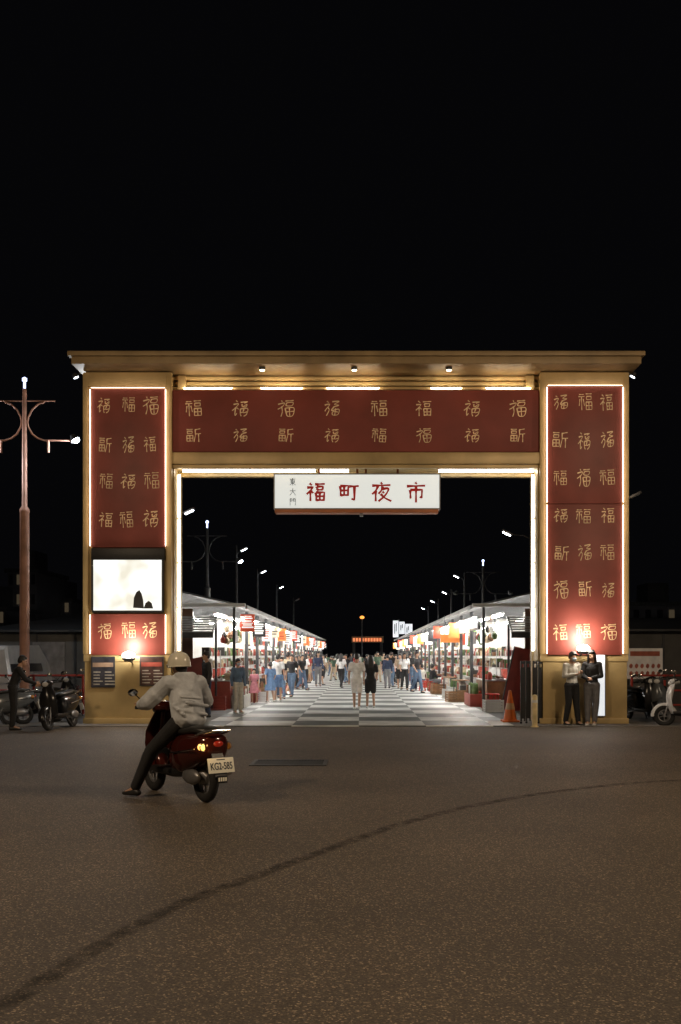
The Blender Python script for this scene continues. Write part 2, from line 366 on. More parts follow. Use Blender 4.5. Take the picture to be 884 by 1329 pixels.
sit1=person('person in grey shirt seated on a red stool by the right stalls', (at(548,850,44).x,44,.02), math.radians(60), 1.65, SIT, c_lgrey, c_navy, M_shoew, sleeve='short')
sit2=person('person in dark clothes seated on a red stool facing the right stalls', (at(561,850,43).x,43,.02), math.radians(-70), 1.65, SIT, c_black, c_grey, M_shoeb)
# crowd
proto=[]
specs=[(WALK,c_black,c_denim,'short','short','long','black shirt and jeans'),(WALK,c_white,c_black,'long','short','long','white shirt and black trousers'),
       (STAND,c_red,c_beige,'pony','short','shorts','red shirt and beige shorts'),(STAND,c_navy,c_grey,'short','long','long','navy jacket and grey trousers'),
       (WALK,c_beige,c_black,'short','short','shorts','beige shirt and black shorts'),(STAND,c_lgrey,c_navy,'long','long','skirt','grey cardigan and navy skirt'),
       (WALK,c_green,c_beige,'short','short','long','green shirt and beige trousers')]
crowd=[(392,44,0),(396,45,1),(413,50,3),(417,51.5,4),(443,47,1),(433,60,6),(438,61,1),(503,47,3),(508,48,0),(519,45,4),(525,44,1),(520,56,3),(488,62,5),(476,70,0),(462,76,2),(446,80,3),(484,84,1),(498,74,4),(456,92,0),(470,98,6),(478,94,3),(430,74,0),(420,66,1),(505,84,0),(512,66,6),(374,38,4),(379,37.2,0),(401,56,2),(405,58,0),(439,95,0),(493,96,0),(449,55,0),(541,41,0),(490,57,6),(409,72,3),(466,86,5),(526,60,2),(385,47,1),(388,50,0),(424,84,6),(532,50,0),(514,52,1),(365,35.5,0),(437,70,4),(500,58,0)]
used=set()
for n,(px,Y,k) in enumerate(crowd):
    J,t,b,h,sl,lg,desc=specs[k]
    rz=random.choice([0,PI])+random.uniform(-.8,.8)
    H=random.uniform(1.48,1.76)
    where='left of the lane' if px<440 else ('right of the lane' if px>497 else 'in mid lane')
    dist='near' if Y<50 else ('halfway down' if Y<70 else 'far down')
    lab=f'person in {desc} {where}, {dist} the market'
    loc=(X_(px,Y),Y,.02)
    if k not in used:
        r=person(lab,loc,rz,H,J,t,b,M_shoeb,hair=h,sleeve=sl,leg=lg,group='people walking down the market lane'); proto.append((k,r)); used.add(k)
    else:
        src=[r for kk,r in proto if kk==k][0]
        dup(src,loc,rz,lab,'people walking down the market lane',H/1.7)

# ------------------------------------------------------------ setting
def asphalt():
    m=bpy.data.materials.new('asphalt'); m.use_nodes=True; nt=m.node_tree; b=nt.nodes['Principled BSDF']
    tc=nt.nodes.new('ShaderNodeTexCoord')
    def noise(sc,det=5):
        n=nt.nodes.new('ShaderNodeTexNoise'); n.inputs['Scale'].default_value=sc; n.inputs['Detail'].default_value=det
        nt.links.new(tc.outputs['Object'],n.inputs['Vector']); return n
    v=nt.nodes.new('ShaderNodeTexVoronoi'); v.inputs['Scale'].default_value=105; nt.links.new(tc.outputs['Object'],v.inputs['Vector'])
    r=nt.nodes.new('ShaderNodeValToRGB'); cr=r.color_ramp
    cr.elements[0].color=(.050,.040,.030,1); cr.elements[0].position=.0; cr.elements[1].color=(.40,.31,.21,1); cr.elements[1].position=1
    e1=cr.elements.new(.55); e1.color=(.085,.067,.048,1); e2=cr.elements.new(.88); e2.color=(.125,.097,.069,1)
    sep=nt.nodes.new('ShaderNodeSeparateColor'); nt.links.new(v.outputs['Color'],sep.inputs[0]); nt.links.new(sep.outputs[0],r.inputs[0])
    n1=noise(.35,7); n2=noise(90,8)
    mr=nt.nodes.new('ShaderNodeMapRange'); mr.inputs[1].default_value=.3; mr.inputs[2].default_value=.7; mr.inputs[3].default_value=.72; mr.inputs[4].default_value=1.28
    nt.links.new(n1.outputs['Fac'],mr.inputs[0])
    sc=nt.nodes.new('ShaderNodeVectorMath'); sc.operation='SCALE'; nt.links.new(r.outputs[0],sc.inputs[0]); nt.links.new(mr.outputs[0],sc.inputs['Scale'])
    nt.links.new(sc.outputs[0],b.inputs['Base Color'])
    b.inputs['Roughness'].default_value=.68
    bp=nt.nodes.new('ShaderNodeBump'); bp.inputs['Strength'].default_value=.5; bp.inputs['Distance'].default_value=.005
    ad=nt.nodes.new('ShaderNodeMath'); ad.operation='ADD'; nt.links.new(v.outputs['Distance'],ad.inputs[0]); nt.links.new(n2.outputs['Fac'],ad.inputs[1])
    nt.links.new(ad.outputs[0],bp.inputs['Height']); nt.links.new(bp.outputs[0],b.inputs['Normal'])
    return m
m=MB(); m.quad((-400,-100,0),(400,-100,0),(400,600,0),(-400,600,0)); struct('ground',m,asphalt())
def checker():
    m=bpy.data.materials.new('lane_tiles'); m.use_nodes=True; nt=m.node_tree; b=nt.nodes['Principled BSDF']
    tc=nt.nodes.new('ShaderNodeTexCoord'); mp=nt.nodes.new('ShaderNodeMapping'); nt.links.new(tc.outputs['Object'],mp.inputs[0])
    mp.inputs['Location'].default_value=(.04,.13,.5)
    ck=nt.nodes.new('ShaderNodeTexChecker'); ck.inputs['Scale'].default_value=1/1.5
    ck.inputs['Color1'].default_value=(.74,.75,.73,1); ck.inputs['Color2'].default_value=(.14,.155,.145,1)
    nt.links.new(mp.outputs[0],ck.inputs['Vector'])
    n=nt.nodes.new('ShaderNodeTexNoise'); n.inputs['Scale'].default_value=1.3; n.inputs['Detail'].default_value=8; nt.links.new(tc.outputs['Object'],n.inputs['Vector'])
    mr=nt.nodes.new('ShaderNodeMapRange'); mr.inputs[1].default_value=.3; mr.inputs[2].default_value=.7; mr.inputs[3].default_value=.6; mr.inputs[4].default_value=1.15
    nt.links.new(n.outputs['Fac'],mr.inputs[0])
    sc=nt.nodes.new('ShaderNodeVectorMath'); sc.operation='SCALE'; nt.links.new(ck.outputs['Color'],sc.inputs[0]); nt.links.new(mr.outputs[0],sc.inputs['Scale'])
    nt.links.new(sc.outputs[0],b.inputs['Base Color']); b.inputs['Roughness'].default_value=.45
    return m
m=MB(); m.box(-3.6,3.45,22.2,118,-.02,.02); struct('market_pavement',m,checker())
M_conc=mat('concrete',(.2,.19,.18),.8,0,.25,1.5,.15)
m=MB(); m.box(-9.5,-3.604,22.2,118,-.02,.016); struct('side_pavement',m,M_conc)
m=MB(); m.box(3.454,9.5,22.2,118,-.02,.016); struct('side_pavement',m,M_conc)
# tyre mark
def darkmark():
    m=bpy.data.materials.new('tyre_rubber_mark'); m.use_nodes=True; nt=m.node_tree; b=nt.nodes['Principled BSDF']
    b.inputs['Base Color'].default_value=(.012,.010,.008,1); b.inputs['Roughness'].default_value=.9
    tc=nt.nodes.new('ShaderNodeTexCoord'); n=nt.nodes.new('ShaderNodeTexNoise'); n.inputs['Scale'].default_value=7; n.inputs['Detail'].default_value=8
    nt.links.new(tc.outputs['Object'],n.inputs['Vector'])
    mr=nt.nodes.new('ShaderNodeMapRange'); mr.inputs[1].default_value=.35; mr.inputs[2].default_value=.65; mr.inputs[3].default_value=.05; mr.inputs[4].default_value=.5
    nt.links.new(n.outputs['Fac'],mr.inputs[0])
    at_=nt.nodes.new('ShaderNodeUVMap'); sx=nt.nodes.new('ShaderNodeSeparateXYZ'); nt.links.new(at_.outputs[0],sx.inputs[0])
    mu=nt.nodes.new('ShaderNodeMath'); mu.operation='MULTIPLY'; nt.links.new(mr.outputs[0],mu.inputs[0]); nt.links.new(sx.outputs[0],mu.inputs[1])
    nt.links.new(mu.outputs[0],b.inputs['Alpha'])
    return m
pts=[]
for px,py in ((-60,1345),(0,1308),(110,1240),(220,1180),(330,1138),(420,1105),(520,1070),(620,1045),(720,1028),(830,1016),(960,1010)):
    Y=F*1.6/(py-850); pts.append((X_(px,Y),Y))
sm=[]
P=[Vector(p) for p in pts]
for i in range(len(P)-1):
    p0=P[max(i-1,0)];p1=P[i];p2=P[i+1];p3=P[min(i+2,len(P)-1)]
    for k in range(8):
        t=k/8; sm.append(.5*((2*p1)+(-p0+p2)*t+(2*p0-5*p1+4*p2-p3)*t*t+(-p0+3*p1-3*p2+p3)*t**3))
m=MB(); rows_=[]
wf=[(-.085,0),(-.04,1),(.04,1),(.085,0)]
uvl=m.bm.loops.layers.uv.new('UVMap'); uvv={}
for i,p in enumerate(sm):
    d=(sm[min(i+1,len(sm)-1)]-sm[max(i-1,0)]).normalized(); nn=Vector((-d.y,d.x)); rw=[]
    for w_,u in wf:
        v=m.bm.verts.new((p.x+nn.x*w_,p.y+nn.y*w_,.004)); uvv[v]=u; rw.append(v)
    rows_.append(rw)
for i in range(len(sm)-1):
    for k in range(3):
        f=m._face([rows_[i][k],rows_[i+1][k],rows_[i+1][k+1],rows_[i][k+1]])
        for lp in f.loops: lp[uvl].uv=(uvv[lp.vert],0)
struct('tyre_mark',m,darkmark())
# drain
M_iron=mat('iron_black',(.008,.008,.008),.6,.2,.3,8,.05)
e=empty('drain_grate','long black iron drain grate set in the road before the gate','drain grate',(-1.05,14.75,0))
m=MB(); m.box(-.56,.56,-.40,-.33,0,.012); m.box(-.56,.56,.33,.40,0,.012); m.box(-.56,-.5,-.329,.329,0,.012); m.box(.5,.56,-.329,.329,0,.012); m.build('frame',M_dgrey,e)
m=MB(); m.box(-.499,.499,-.328,.328,.001,.004)
for k in range(22): m.box(-.48+k*.0445,-.46+k*.0445,-.325,.325,.0045,.010)
m.build('grating',M_iron,e)

# ------------------------------------------------------------ gate
gate=empty('market_gate','large gold and red gateway with glowing edges spanning the market entrance','gate',(0,23,0))
def gy(Y): return Y-23.0
LX0,LX1,RX0,RX1=X_(110),X_(222),X_(702),X_(814)
KEYS_L=[['fu_run','fu_seal','fu_bend'],['fu_old','fu_cur','fu'],['fu_seal','fu_run','fu_seal'],['fu','fu_seal','fu_run'],['fu_bend','fu_seal','fu_cur']]
KEYS_R=[['fu_cur','fu_seal','fu'],['fu_old','fu_run','fu_cur'],['fu_seal','fu_bend','fu_seal'],['fu_run','fu_seal','fu'],['fu_old','fu_cur','fu_seal'],['fu_bend','fu_old','fu_cur'],['fu','fu_seal','fu_bend']]
def pillar(x0,x1,left):
    m=MB()
    m.box(x0,x1,0,1.3,0,8.13,.015)
    m.box(x0-.03,x0+.10,-.05,.02,1.62,8.1,.01); m.box(x1-.10,x1+.03,-.05,.02,1.62,8.1,.01)
    m.box(x0-.02,x1+.02,-.045,.015,7.80,8.12,.01)
    m.box(x0-.02,x1+.02,-.03,.015,1.45,1.615,.01)
    m.box(x0-.03,x1+.03,-.04,1.33,0,.14,.01)
    for z in (3.0,4.6,6.2): m.box(x0-.006,x1+.006,.02,1.306,z,z+.012)
    p=m.build('pillar',M_gold,gate)
    xa,xb=(X_(120),X_(215)) if left else (X_(710),X_(806))
    segs=[(Z_(850),Z_(797)),(Z_(711),Z_(506))] if left else [(Z_(850),Z_(655)),(Z_(655)+.01,Z_(503))]
    panels=[]
    for za,zb in segs:
        m=MB(); m.box(xa,xb,-.09,-.004,za,zb,.006); panels.append((m.build('red_panel',M_red,gate),za,zb))
    for xs in (xa-.022,xb+.022):
        for za,zb in segs:
            m=MB(); m.bar((xs,-.115,za+.03),(xs,-.115,zb-.02),.008,n=6); m.build('light_strip',M_led,gate)
    m=MB(); m.bar((xa,-.115,segs[-1][1]+.02),(xb,-.115,segs[-1][1]+.02),.005,n=6); m.build('light_strip',M_led,gate)
    cols=(138,167,197) if left else (727,757,787)
    rows=(527,578,626,675,819) if left else (523,573,621,670,718,766,820)
    for r,py in enumerate(rows):
        for c,px in enumerate(cols):
            k=(KEYS_L if left else KEYS_R)[r][c]
            z=Z_(py); par=[q for q,za,zb in panels if za<=z<=zb][0]
            character(par,M_letter,k,X_(px)+random.uniform(-.03,.03),z+random.uniform(-.02,.02),random.uniform(.31,.39),random.uniform(.33,.41),-.0925,7.2 if k!='fu_seal' else 6,taper=.45,rot=random.uniform(-.07,.07))
    xi=x1 if left else x0; s=1 if left else -1
    m=MB(); m.box(min(xi,xi+s*.05),max(xi,xi+s*.05),.12,.5,0.14,5.98,.006); m.box(min(xi,xi+s*.03),max(xi,xi+s*.03),1.0,1.28,.14,5.98,.004); m.build('reveal_trim',M_gold,p)
    for k in range(4):
        m=MB(); z0=1.7+k*1.06; m.bar((xi+s*.05,.78,z0),(xi+s*.05,.78,z0+1.02),.03,n=8); m.build('light_strip',M_tube if not left else M_tubew,gate)
    return p
pL=pillar(LX0,LX1,True); pR=pillar(RX0,RX1,False)
# screen in left pillar
m=MB(); m.box(X_(120),X_(215),-.12,-.004,Z_(727),Z_(712),.01); m.box(X_(121),X_(213),-.10,-.004,Z_(795),Z_(792.5)); m.box(X_(120),X_(122.5),-.10,-.004,Z_(792.4),Z_(727.1)); m.box(X_(211),X_(213.5),-.10,-.004,Z_(792.4),Z_(727.1))
scf=m.build('screen_frame',M_black,gate)
def screenmat():
    m=bpy.data.materials.new('screen_picture'); m.use_nodes=True; nt=m.node_tree; b=nt.nodes['Principled BSDF']
    tc=nt.nodes.new('ShaderNodeTexCoord'); n=nt.nodes.new('ShaderNodeTexNoise'); n.inputs['Scale'].default_value=1.6; nt.links.new(tc.outputs['Object'],n.inputs['Vector'])
    r=nt.nodes.new('ShaderNodeValToRGB'); r.color_ramp.elements[0].color=(.74,.70,.58,1); r.color_ramp.elements[1].color=(1,1,.95,1); r.color_ramp.elements[0].position=.35; r.color_ramp.elements[1].position=.52
    nt.links.new(n.outputs['Fac'],r.inputs[0]); nt.links.new(r.outputs[0],b.inputs['Emission Color']); b.inputs['Emission Strength'].default_value=1.2; b.inputs['Base Color'].default_value=(.02,.02,.02,1)
    return m
m=MB(); m.box(X_(122.6),X_(210.9),-.085,-.01,Z_(792.3),Z_(727.2)); scn=m.build('screen',screenmat(),scf)
for q,prof in enumerate((((174,789),(175,776),(178,769),(182,766),(185,771),(187,779),(188,790)),((187.5,790),(190,783),(194,780),(198,783),(200,790)))):
    m=MB(); m._face([m.bm.verts.new((X_(a),-.088-.001*q,Z_(b))) for a,b in prof]); m.build('screen_figure',M_black,scf,fix=False)
# roof slab
m=MB(); m.box(-6.50,6.31,gy(22.35),gy(25.3),8.14,8.34,.02); m.box(-6.56,6.37,gy(22.25),gy(25.36),8.30,8.40,.015)
rf=m.build('roof_slab',M_goldd,gate)
for px in (340,460,583):
    m=MB(); m.bar((X_(px,22.6),gy(22.65),8.08),(X_(px,22.6),gy(22.65),8.145),.07,n=14); m.build('downlight',M_dgrey,rf)
    m=MB(); m.bar((X_(px,22.6),gy(22.65),8.07),(X_(px,22.6),gy(22.65),8.079),.055,n=14); m.build('downlight_lens',emis('lens_warm',(1,.85,.6),9),rf)
m=MB()
m.box(LX1+.002,RX0-.002,.45,1.2,7.3,8.13); m.box(LX1+.003,RX0-.003,.36,.449,7.92,8.0,.006); m.box(LX1+.003,RX0-.003,.30,.449,8.04,8.12,.006); m.box(LX1+.003,RX0-.003,.25,.449,7.80,7.86,.006)
m.box(LX1+.12,LX1+.3,.2,.36,7.78,8.12,.006); m.box(RX0-.3,RX0-.12,.2,.36,7.78,8.12,.006)
m.build('header',M_gold,gate)
for a,b in ((237,300),(338,392),(424,492),(560,600),(632,690)):
    m=MB(); m.bar((X_(a),.14,7.80),(X_(b),.14,7.80),.014,n=8); m.build('light_strip',M_tubetop,gate)
# banner
m=MB(); m.box(LX1+.004,RX0-.004,.03,.44,Z_(586),Z_(506),.008)
bn=m.build('banner_panel',M_redbr,gate)
for x in (LX1+.004,RX0-.02):
    m=MB(); m.box(x,x+.016,.0,.028,Z_(585),Z_(507)); m.build('banner_edge',M_goldd,bn)
keysT=['fu_seal','fu_run','fu_bend','fu_cur','fu_seal','fu','fu_run','fu_bend']; keysB=['fu_old','fu_cur','fu_old','fu_run','fu_seal','fu_bend','fu_run','fu_old']
for px,kt,kb in zip((251,312,371,431,492,550,613,672),keysT,keysB):
    character(bn,M_letter,kt,X_(px),Z_(530),.41,.38,.027,7.6,taper=.45,rot=random.uniform(-.06,.06)); character(bn,M_letter,kb,X_(px),Z_(565),.37,.33,.027,7.6,taper=.45,rot=random.uniform(-.06,.06))
# lower beam
m=MB(); m.box(LX1+.005,RX0-.005,-.02,1.25,Z_(602),Z_(587.2),.01); m.box(LX1+.005,RX0-.005,.05,.2,5.93,6.005,.004); m.box(LX1+.005,RX0-.005,1.0,1.2,5.9,6.005,.004)
m.build('beam',M_gold,gate)
for a,b,mm in ((232,320,M_tube),(322,408,M_tube),(412,452,M_tube),(572,634,M_tube),(636,698,M_tube)):
    m=MB(); m.bar((X_(a),.55,5.955),(X_(b),.55,5.955),.035,n=8); m.build('light_strip',mm,gate)
# hanging sign
sg=empty('hanging_sign','white glowing box sign with large red characters hanging under the gate beam','sign',(0,23.5,0))
M_sign=mat('sign_face',(.75,.76,.74),.5,0,.05,1.2,0,.58,(.92,1,.98))
M_rim=mat('sign_rim',(.42,.14,.05),.5,.1,.2,3,.05)
xa,xb=X_(357,23.5),X_(570,23.5); za,zb=Z_(661,23.5),Z_(617,23.5)
m=MB(); m.box(xa,xb,-.14,.14,za,zb,.008); box=m.build('sign_box',M_sign,sg)
m=MB(); m.box(xa-.02,xb+.02,-.155,.155,za-.02,za+.006); m.box(xa-.02,xb+.02,-.155,.155,zb-.006,zb+.02); m.box(xa-.02,xa+.006,-.155,.155,za+.007,zb-.007); m.box(xb-.006,xb+.02,-.155,.155,za+.007,zb-.007); m.build('frame',M_grey,sg)
m=MB(); m.box(xa+.01,xb-.03,-.17,.17,za-.10,za-.021,.006); m.build('lower_rim',M_rim,sg)
for x in (-1.0,-.1,.1,.85):
    m=MB(); m.box(x,x+.05,-.05,.05,zb+.021,6.0); m.build('hanger',M_rim,sg)
m=MB(); m.box(-.02,.06,-.08,.08,za-.17,za-.101,.01); m.build('cable_box',M_grey,sg)
M_rc=mat('sign_red',(.5,.012,.01),.5,0,.1,5,0,.12,(.6,.01,.01))
for px,k in ((410,'fu'),(453,'cho'),(495,'ye'),(540,'shi')): character(box,M_rc,k,X_(px,23.36),Z_(639,23.36),.49,.46,-.1412,14,taper=.6)
for py,k in ((625.5,'dong'),(638.5,'da'),(651.5,'men')): character(box,M_black,k,X_(380,23.36),Z_(py,23.36),.17,.18,-.1412,10)
# floodlights
def flood(label,px,py,power):
    p=at(px,py,22.62)
    e=empty('floodlight',label,'floodlight',(p.x,22.62,p.z-.06),0,None)
    m=MB(); m.box(-.13,.13,-.07,.09,-.06,.0,.01); m.build('housing',M_black,e)
    m=MB(); m.bar((0,.05,-.05),(0,.36,-.12),.02); m.build('bracket',M_dgrey,e)
    m=MB(); m.hull([((0,0,.05),(.15,.10,.09))]); m.build('lens',emis('flood_lens',(1,.93,.80),30),e)
    m=MB()
    for k in range(6): m.box(-.09+k*.034,-.08+k*.034,-.06,.08,-.085,-.06)
    m.build('cooling_fins',M_dgrey,e)
    pointlight('lamp',(0,-.14,.24),(1,.9,.76),power,.12,e)
flood('small floodlight under the left red panel, above the posters',167,850,58)
flood('small floodlight at the foot of the right red panel',757,841,58)
def endlamp(label,px,py,Y,sx):
    p=at(px,py,Y); e=empty('spotlight',label,'spotlight',p)
    m=MB(); m.bar((0,0,0),(-sx*.22,0,.12),.015); m.build('bracket',M_dgrey,e)
    m=MB(); m.lathe([(0,.06),(.05,.06),(.07,0),(.07,-.05)],Matrix.Rotation(sx*.5,4,'Y'),14); m.build('housing',M_dgrey,e)
    m=MB(); m.lathe([(0,-.035),(.064,-.035)],Matrix.Rotation(sx*.5,4,'Y'),14); m.build('lens',emis('lens_cool',(.8,.9,1),12),e)
endlamp('tiny spotlight under the left end of the gate roof',98,488,23.3,-1)
endlamp('bright tiny spotlight under the right end of the gate roof',822,487,23.3,1)

# posters on left pedestal, board by right pedestal
M_pw=mat('print_pale',(.35,.32,.27),.6,0,.3,20,0)
def poster(label,x0,x1,y0,y1,m1,band):
    e=empty('poster',label,'poster',((X_(x0)+X_(x1))/2,22.955,0))
    w=(X_(x1)-X_(x0))/2
    m=MB(); m.box(-w,w,-.012,.012,Z_(y1),Z_(y0)); m.build('frame',M_dgrey,e)
    h=Z_(y0)-Z_(y1)
    m=MB(); m.box(-w+.02,w-.02,-.018,-.013,Z_(y1)+.02,Z_(y0)-.02); pc=m.build('picture',m1,e)
    m=MB(); m.box(-w+.04,w-.04,-.022,-.0185,Z_(y1)+h*.66,Z_(y1)+h*.80); m.build('headline_band',band,pc)
    m=MB()
    for k in range(5):
        for j in range(2): m.box(-w+.06+j*w*.95,-w+.06+j*w*.95+w*random.uniform(.5,.85),-.022,-.0185,Z_(y1)+.06+k*.07,Z_(y1)+.085+k*.07)
    m.build('print_lines',M_pw,pc)
pm1=mat('poster_dark_blue',(.03,.03,.04),.4,0,.5,5,0); pm2=mat('poster_dark_brown',(.06,.025,.018),.4,0,.6,5,0); pred=mat('poster_red',(.3,.05,.03),.5)
M_bandp=mat('band_pale_brown',(.3,.2,.14),.5)
poster('dark framed poster at the outer side of the left pillar foot',119,150,852,892,pm1,M_bandp)
poster('dark framed poster with a red band at the inner side of the left pillar foot',182,213,852,890,pm2,pred)
e=empty('light_board','narrow white glowing board on the right pillar foot behind the pair','board',(X_(776),22.95,0))
m=MB(); m.box(-.16,.16,-.03,.02,.18,1.62,.005); m.build('frame',M_grey,e)
m=MB(); m.box(-.14,.14,-.036,-.031,.2,1.6); m.build('face',emis('board_white',(.9,.95,1),.75),e)

# ------------------------------------------------------------ stalls
M_roof=mat('stall_roof',(.05,.054,.06),.55,.3,.3,2,.1); M_fascia=mat('stall_fascia',(.22,.22,.22),.5,0,.15,3,.05)
M_cnt=[mat('counter_steel',(.5,.5,.5),.35,.8,.2,4,.04),mat('counter_wood',(.28,.15,.07),.6,0,.3,5,.1),mat('counter_red',(.30,.05,.035),.5,0,.2,4,.05),mat('counter_white',(.65,.63,.58),.5,0,.2,4,.05)]
M_cool=emis('stall_tube',(1,.97,.91),125)
S_red=mat('sign_red_lit',(.5,.06,.03),.5,0,.3,3,0,.3,(.8,.12,.05)); S_or=mat('sign_orange_lit',(.7,.25,.06),.5,0,.3,3,0,.5,(1,.30,.08))
S_wh=mat('sign_white_lit',(.8,.8,.77),.5,0,.2,4,0,.8,(1,.98,.93)); S_cr=mat('sign_cream_lit',(.75,.68,.5),.5,0,.2,4,0,.6,(1,.88,.62)); S_bk=mat('sign_black',(.03,.03,.035),.4,0,.3,5,0)
FAS=[S_wh,S_cr,S_wh,S_red,S_wh,S_bk]; PRO=[S_wh,S_bk,S_red,S_wh,S_or,S_cr]
M_goods=[mat('goods_%s'%n,c,.6,0,.4,12,.2) for n,c in (('brown',(.16,.07,.03)),('red',(.36,.05,.03)),('green',(.08,.14,.04)),('cream',(.5,.4,.26)),('dark',(.03,.026,.022)),('white',(.7,.69,.65)))]
def clutter(m,rnd,x0,x1,y0,y1,z,hmin,hmax,wmin=.08,wmax=.24):
    y=y0
    while y<y1:
        w=rnd.uniform(wmin,wmax); h=rnd.uniform(hmin,hmax); m.mi=rnd.randrange(6)
        xm=x0+(x1-x0)*rnd.uniform(.0,.3)
        t=rnd.random()
        if t<.6: m.box(xm,x1,y,y+w*.9,z+.001,z+h,.008)
        else: m.lathe([(0,z+.001),(w*.42,z+.001),(w*.45,z+h*.7),(w*.2,z+h),(0,z+h)],Matrix.Translation(((xm+x1)/2,y+w*.45,0)),10)
        y+=w
def make_stall(v, label, group):
    t=empty('market_stall',label,'market stall',(0,0,0),0,group)
    W=1.6
    m=MB()
    for k in range(12):
        y0=-W-.05+k*(2*W+.1)/12; y1=y0+(2*W+.1)/12-.012
        m.loft([[(.35,y0,3.0),(.35,y1,3.0),(.35,y1,3.05),(.35,y0,3.05)],[(-1.5,y0,3.42),(-1.5,y1,3.42),(-1.5,y1,3.47),(-1.5,y0,3.47)],[(-3.3,y0,3.0),(-3.3,y1,3.0),(-3.3,y1,3.05),(-3.3,y0,3.05)]])
    r=m.build('roof',M_roof,t)
    m=MB(); m.box(.351,.41,-W-.05,W+.05,2.95,3.06,.01); m.build('gutter',M_fascia,r)
    for y in (-W+.06,W-.06):
        m=MB(); m.box(-.03,.05,y-.04,y+.04,0,3.0,.005); m.build('post',M_dgrey,t)
    m=MB(); m.box(-2.9,-2.84,-W,W,0,3.03); m.build('back_wall',M_white,t)
    m=MB(); m.box(-2.83,-1.7,W-.05,W,0,3.0); m.build('partition',M_white,t)
    m=MB(); m.box(-.85,-.12,-W+.15,W-.35,0,.82,.01); c=m.build('counter',M_cnt[v%4],t)
    m=MB(); m.box(-.9,-.06,-W+.12,W-.32,.821,.86,.006); m.build('counter_top',M_steel,c)
    rnd=random.Random(v+11)
    m=MB()
    for z in (.9,1.35,1.8): m.box(-2.83,-2.45,-W+.1,W-.15,z,z+.03)
    for y in (-W+.1,0,W-.2): m.box(-2.83,-2.8,y,y+.04,0,2.1)
    s=m.build('shelf',M_dgrey,t)
    m=MB()
    for z in (.93,1.38,1.83): clutter(m,rnd,-2.79,-2.5,-W+.15,W-.35,z,.12,.36)
    m.build('shelf_goods',M_goods,s)
    m=MB()
    for z in (1.18,1.55): m.box(-1.0,-.72,-W+.25,W-.5,z,z+.02)
    for y in (-W+.25,W-.54): m.box(-.9,-.87,y,y+.03,.86,1.75)
    ra=m.build('rack',M_steel,c)
    m=MB()
    for z in (1.20,1.57): clutter(m,rnd,-.99,-.76,-W+.3,W-.6,z,.08,.3,.06,.18)
    m.build('rack_goods',M_goods,ra)
    m=MB(); clutter(m,rnd,-.34,-.12,-W+.2,W-.5,.861,.06,.3,.06,.2); m.build('counter_goods',M_goods,c)
    m=MB(); m.box(-.1,.28,-W+.3,W-1.2,0,.4,.01); fs=m.build('front_step',M_cnt[(v+1)%4],t)
    m=MB(); clutter(m,rnd,-.06,.24,-W+.35,W-1.4,.401,.08,.35,.1,.28); m.build('step_goods',M_goods,fs)
    for x,z in ((.2,2.72),(-.6,2.83),(-1.9,2.83)):
        m=MB(); m.box(x-.05,x+.05,-1.2,1.2,z,z+.04); l=m.build('lamp_fitting',M_white,t)
        m=MB(); m.bar((x,-1.15,z-.04),(x,1.15,z-.04),.024,n=8); m.build('light_tube',M_cool,l)
    m=MB()
    for k in range(11):
        y=-1.3+k*.26; m.mi=rnd.randrange(6); zz=rnd.uniform(1.9,2.3); m.lathe([(0,zz),(.07,zz+.03),(.08,zz+.14),(.02,zz+.22),(.004,zz+.24),(.004,2.8)],Matrix.Translation((-.35,y,0)),8)
    m.build('hanging_goods',M_goods,t)
    m=MB(); m.box(.06,.12,-W+.3,W-.5,2.36,2.66,.01); sg=m.build('fascia_sign',FAS[v],t)
    m=MB()
    for k in range(5):
        y=-1.15+k*.42; w=rnd.uniform(.12,.26); m.box(.121,.126,y,y+w,2.43,2.59)
    m.build('sign_marks',S_red if FAS[v] in (S_wh,S_cr) else S_wh,sg)
    pw_=rnd.uniform(.28,.46); z0=2.1+.1*(v%3); z1=z0+rnd.uniform(.34,.55)
    m=MB(); m.box(.14,.14+pw_,-W+.5,-W+.56,z0,z1,.008); ps=m.build('projecting_sign',PRO[v],t)
    m=MB(); zz=z1-.05
    while zz>z0+.08:
        h=rnd.uniform(.02,.06); a=rnd.uniform(.0,.06); m.box(.17+a,.11+pw_-rnd.uniform(0,.08),-W+.493,-W+.499,zz-h,zz); zz-=h+rnd.uniform(.02,.05)
    m.build('sign_marks',(S_bk if v%2 else S_red) if PRO[v] in (S_wh,S_cr,S_or) else S_wh,ps)
    for k in range(3):
        if (v+k)%3==0: continue
        m=MB(); m.box(-.02,.0,-W+.35+k*.95,-W+1.0+k*.95,1.95,2.33); m.build('menu_board',(S_wh,S_cr,S_bk,S_wh,S_red,S_bk)[(v+k*2)%6],t)
    m=MB(); m.box(-1.75,-1.3,-.9,-.3,0,1.25,.02); m.build('fridge' ,M_white if v%2 else M_goods[1],t)
    return t
ords=['nearest','second','third','fourth','fifth','sixth','seventh','eighth']
protos={}
for sideX,rz,nm in ((-3.72,0,'left'),(3.62,PI,'right')):
    for k in range(20):
        Y=30.75+k*3.32; v=(k*5+(2 if nm=='left' else 5))%6
        lab=(f'{ords[k]} lit stall from the gate in the {nm} row' if k<8 else f'far lit stall in the {nm} row, well down the lane')
        grp=f'stalls in the {nm} row'
        if v not in protos:
            t=make_stall(v,lab,grp); protos[v]=t; t.location=(sideX,Y,0); t.rotation_euler=(0,0,rz)
        else: dup(protos[v],(sideX,Y,0),rz,lab,grp)
M_slate=mat('canopy_slats',(.32,.34,.35),.5,.3,.3,4,.15)
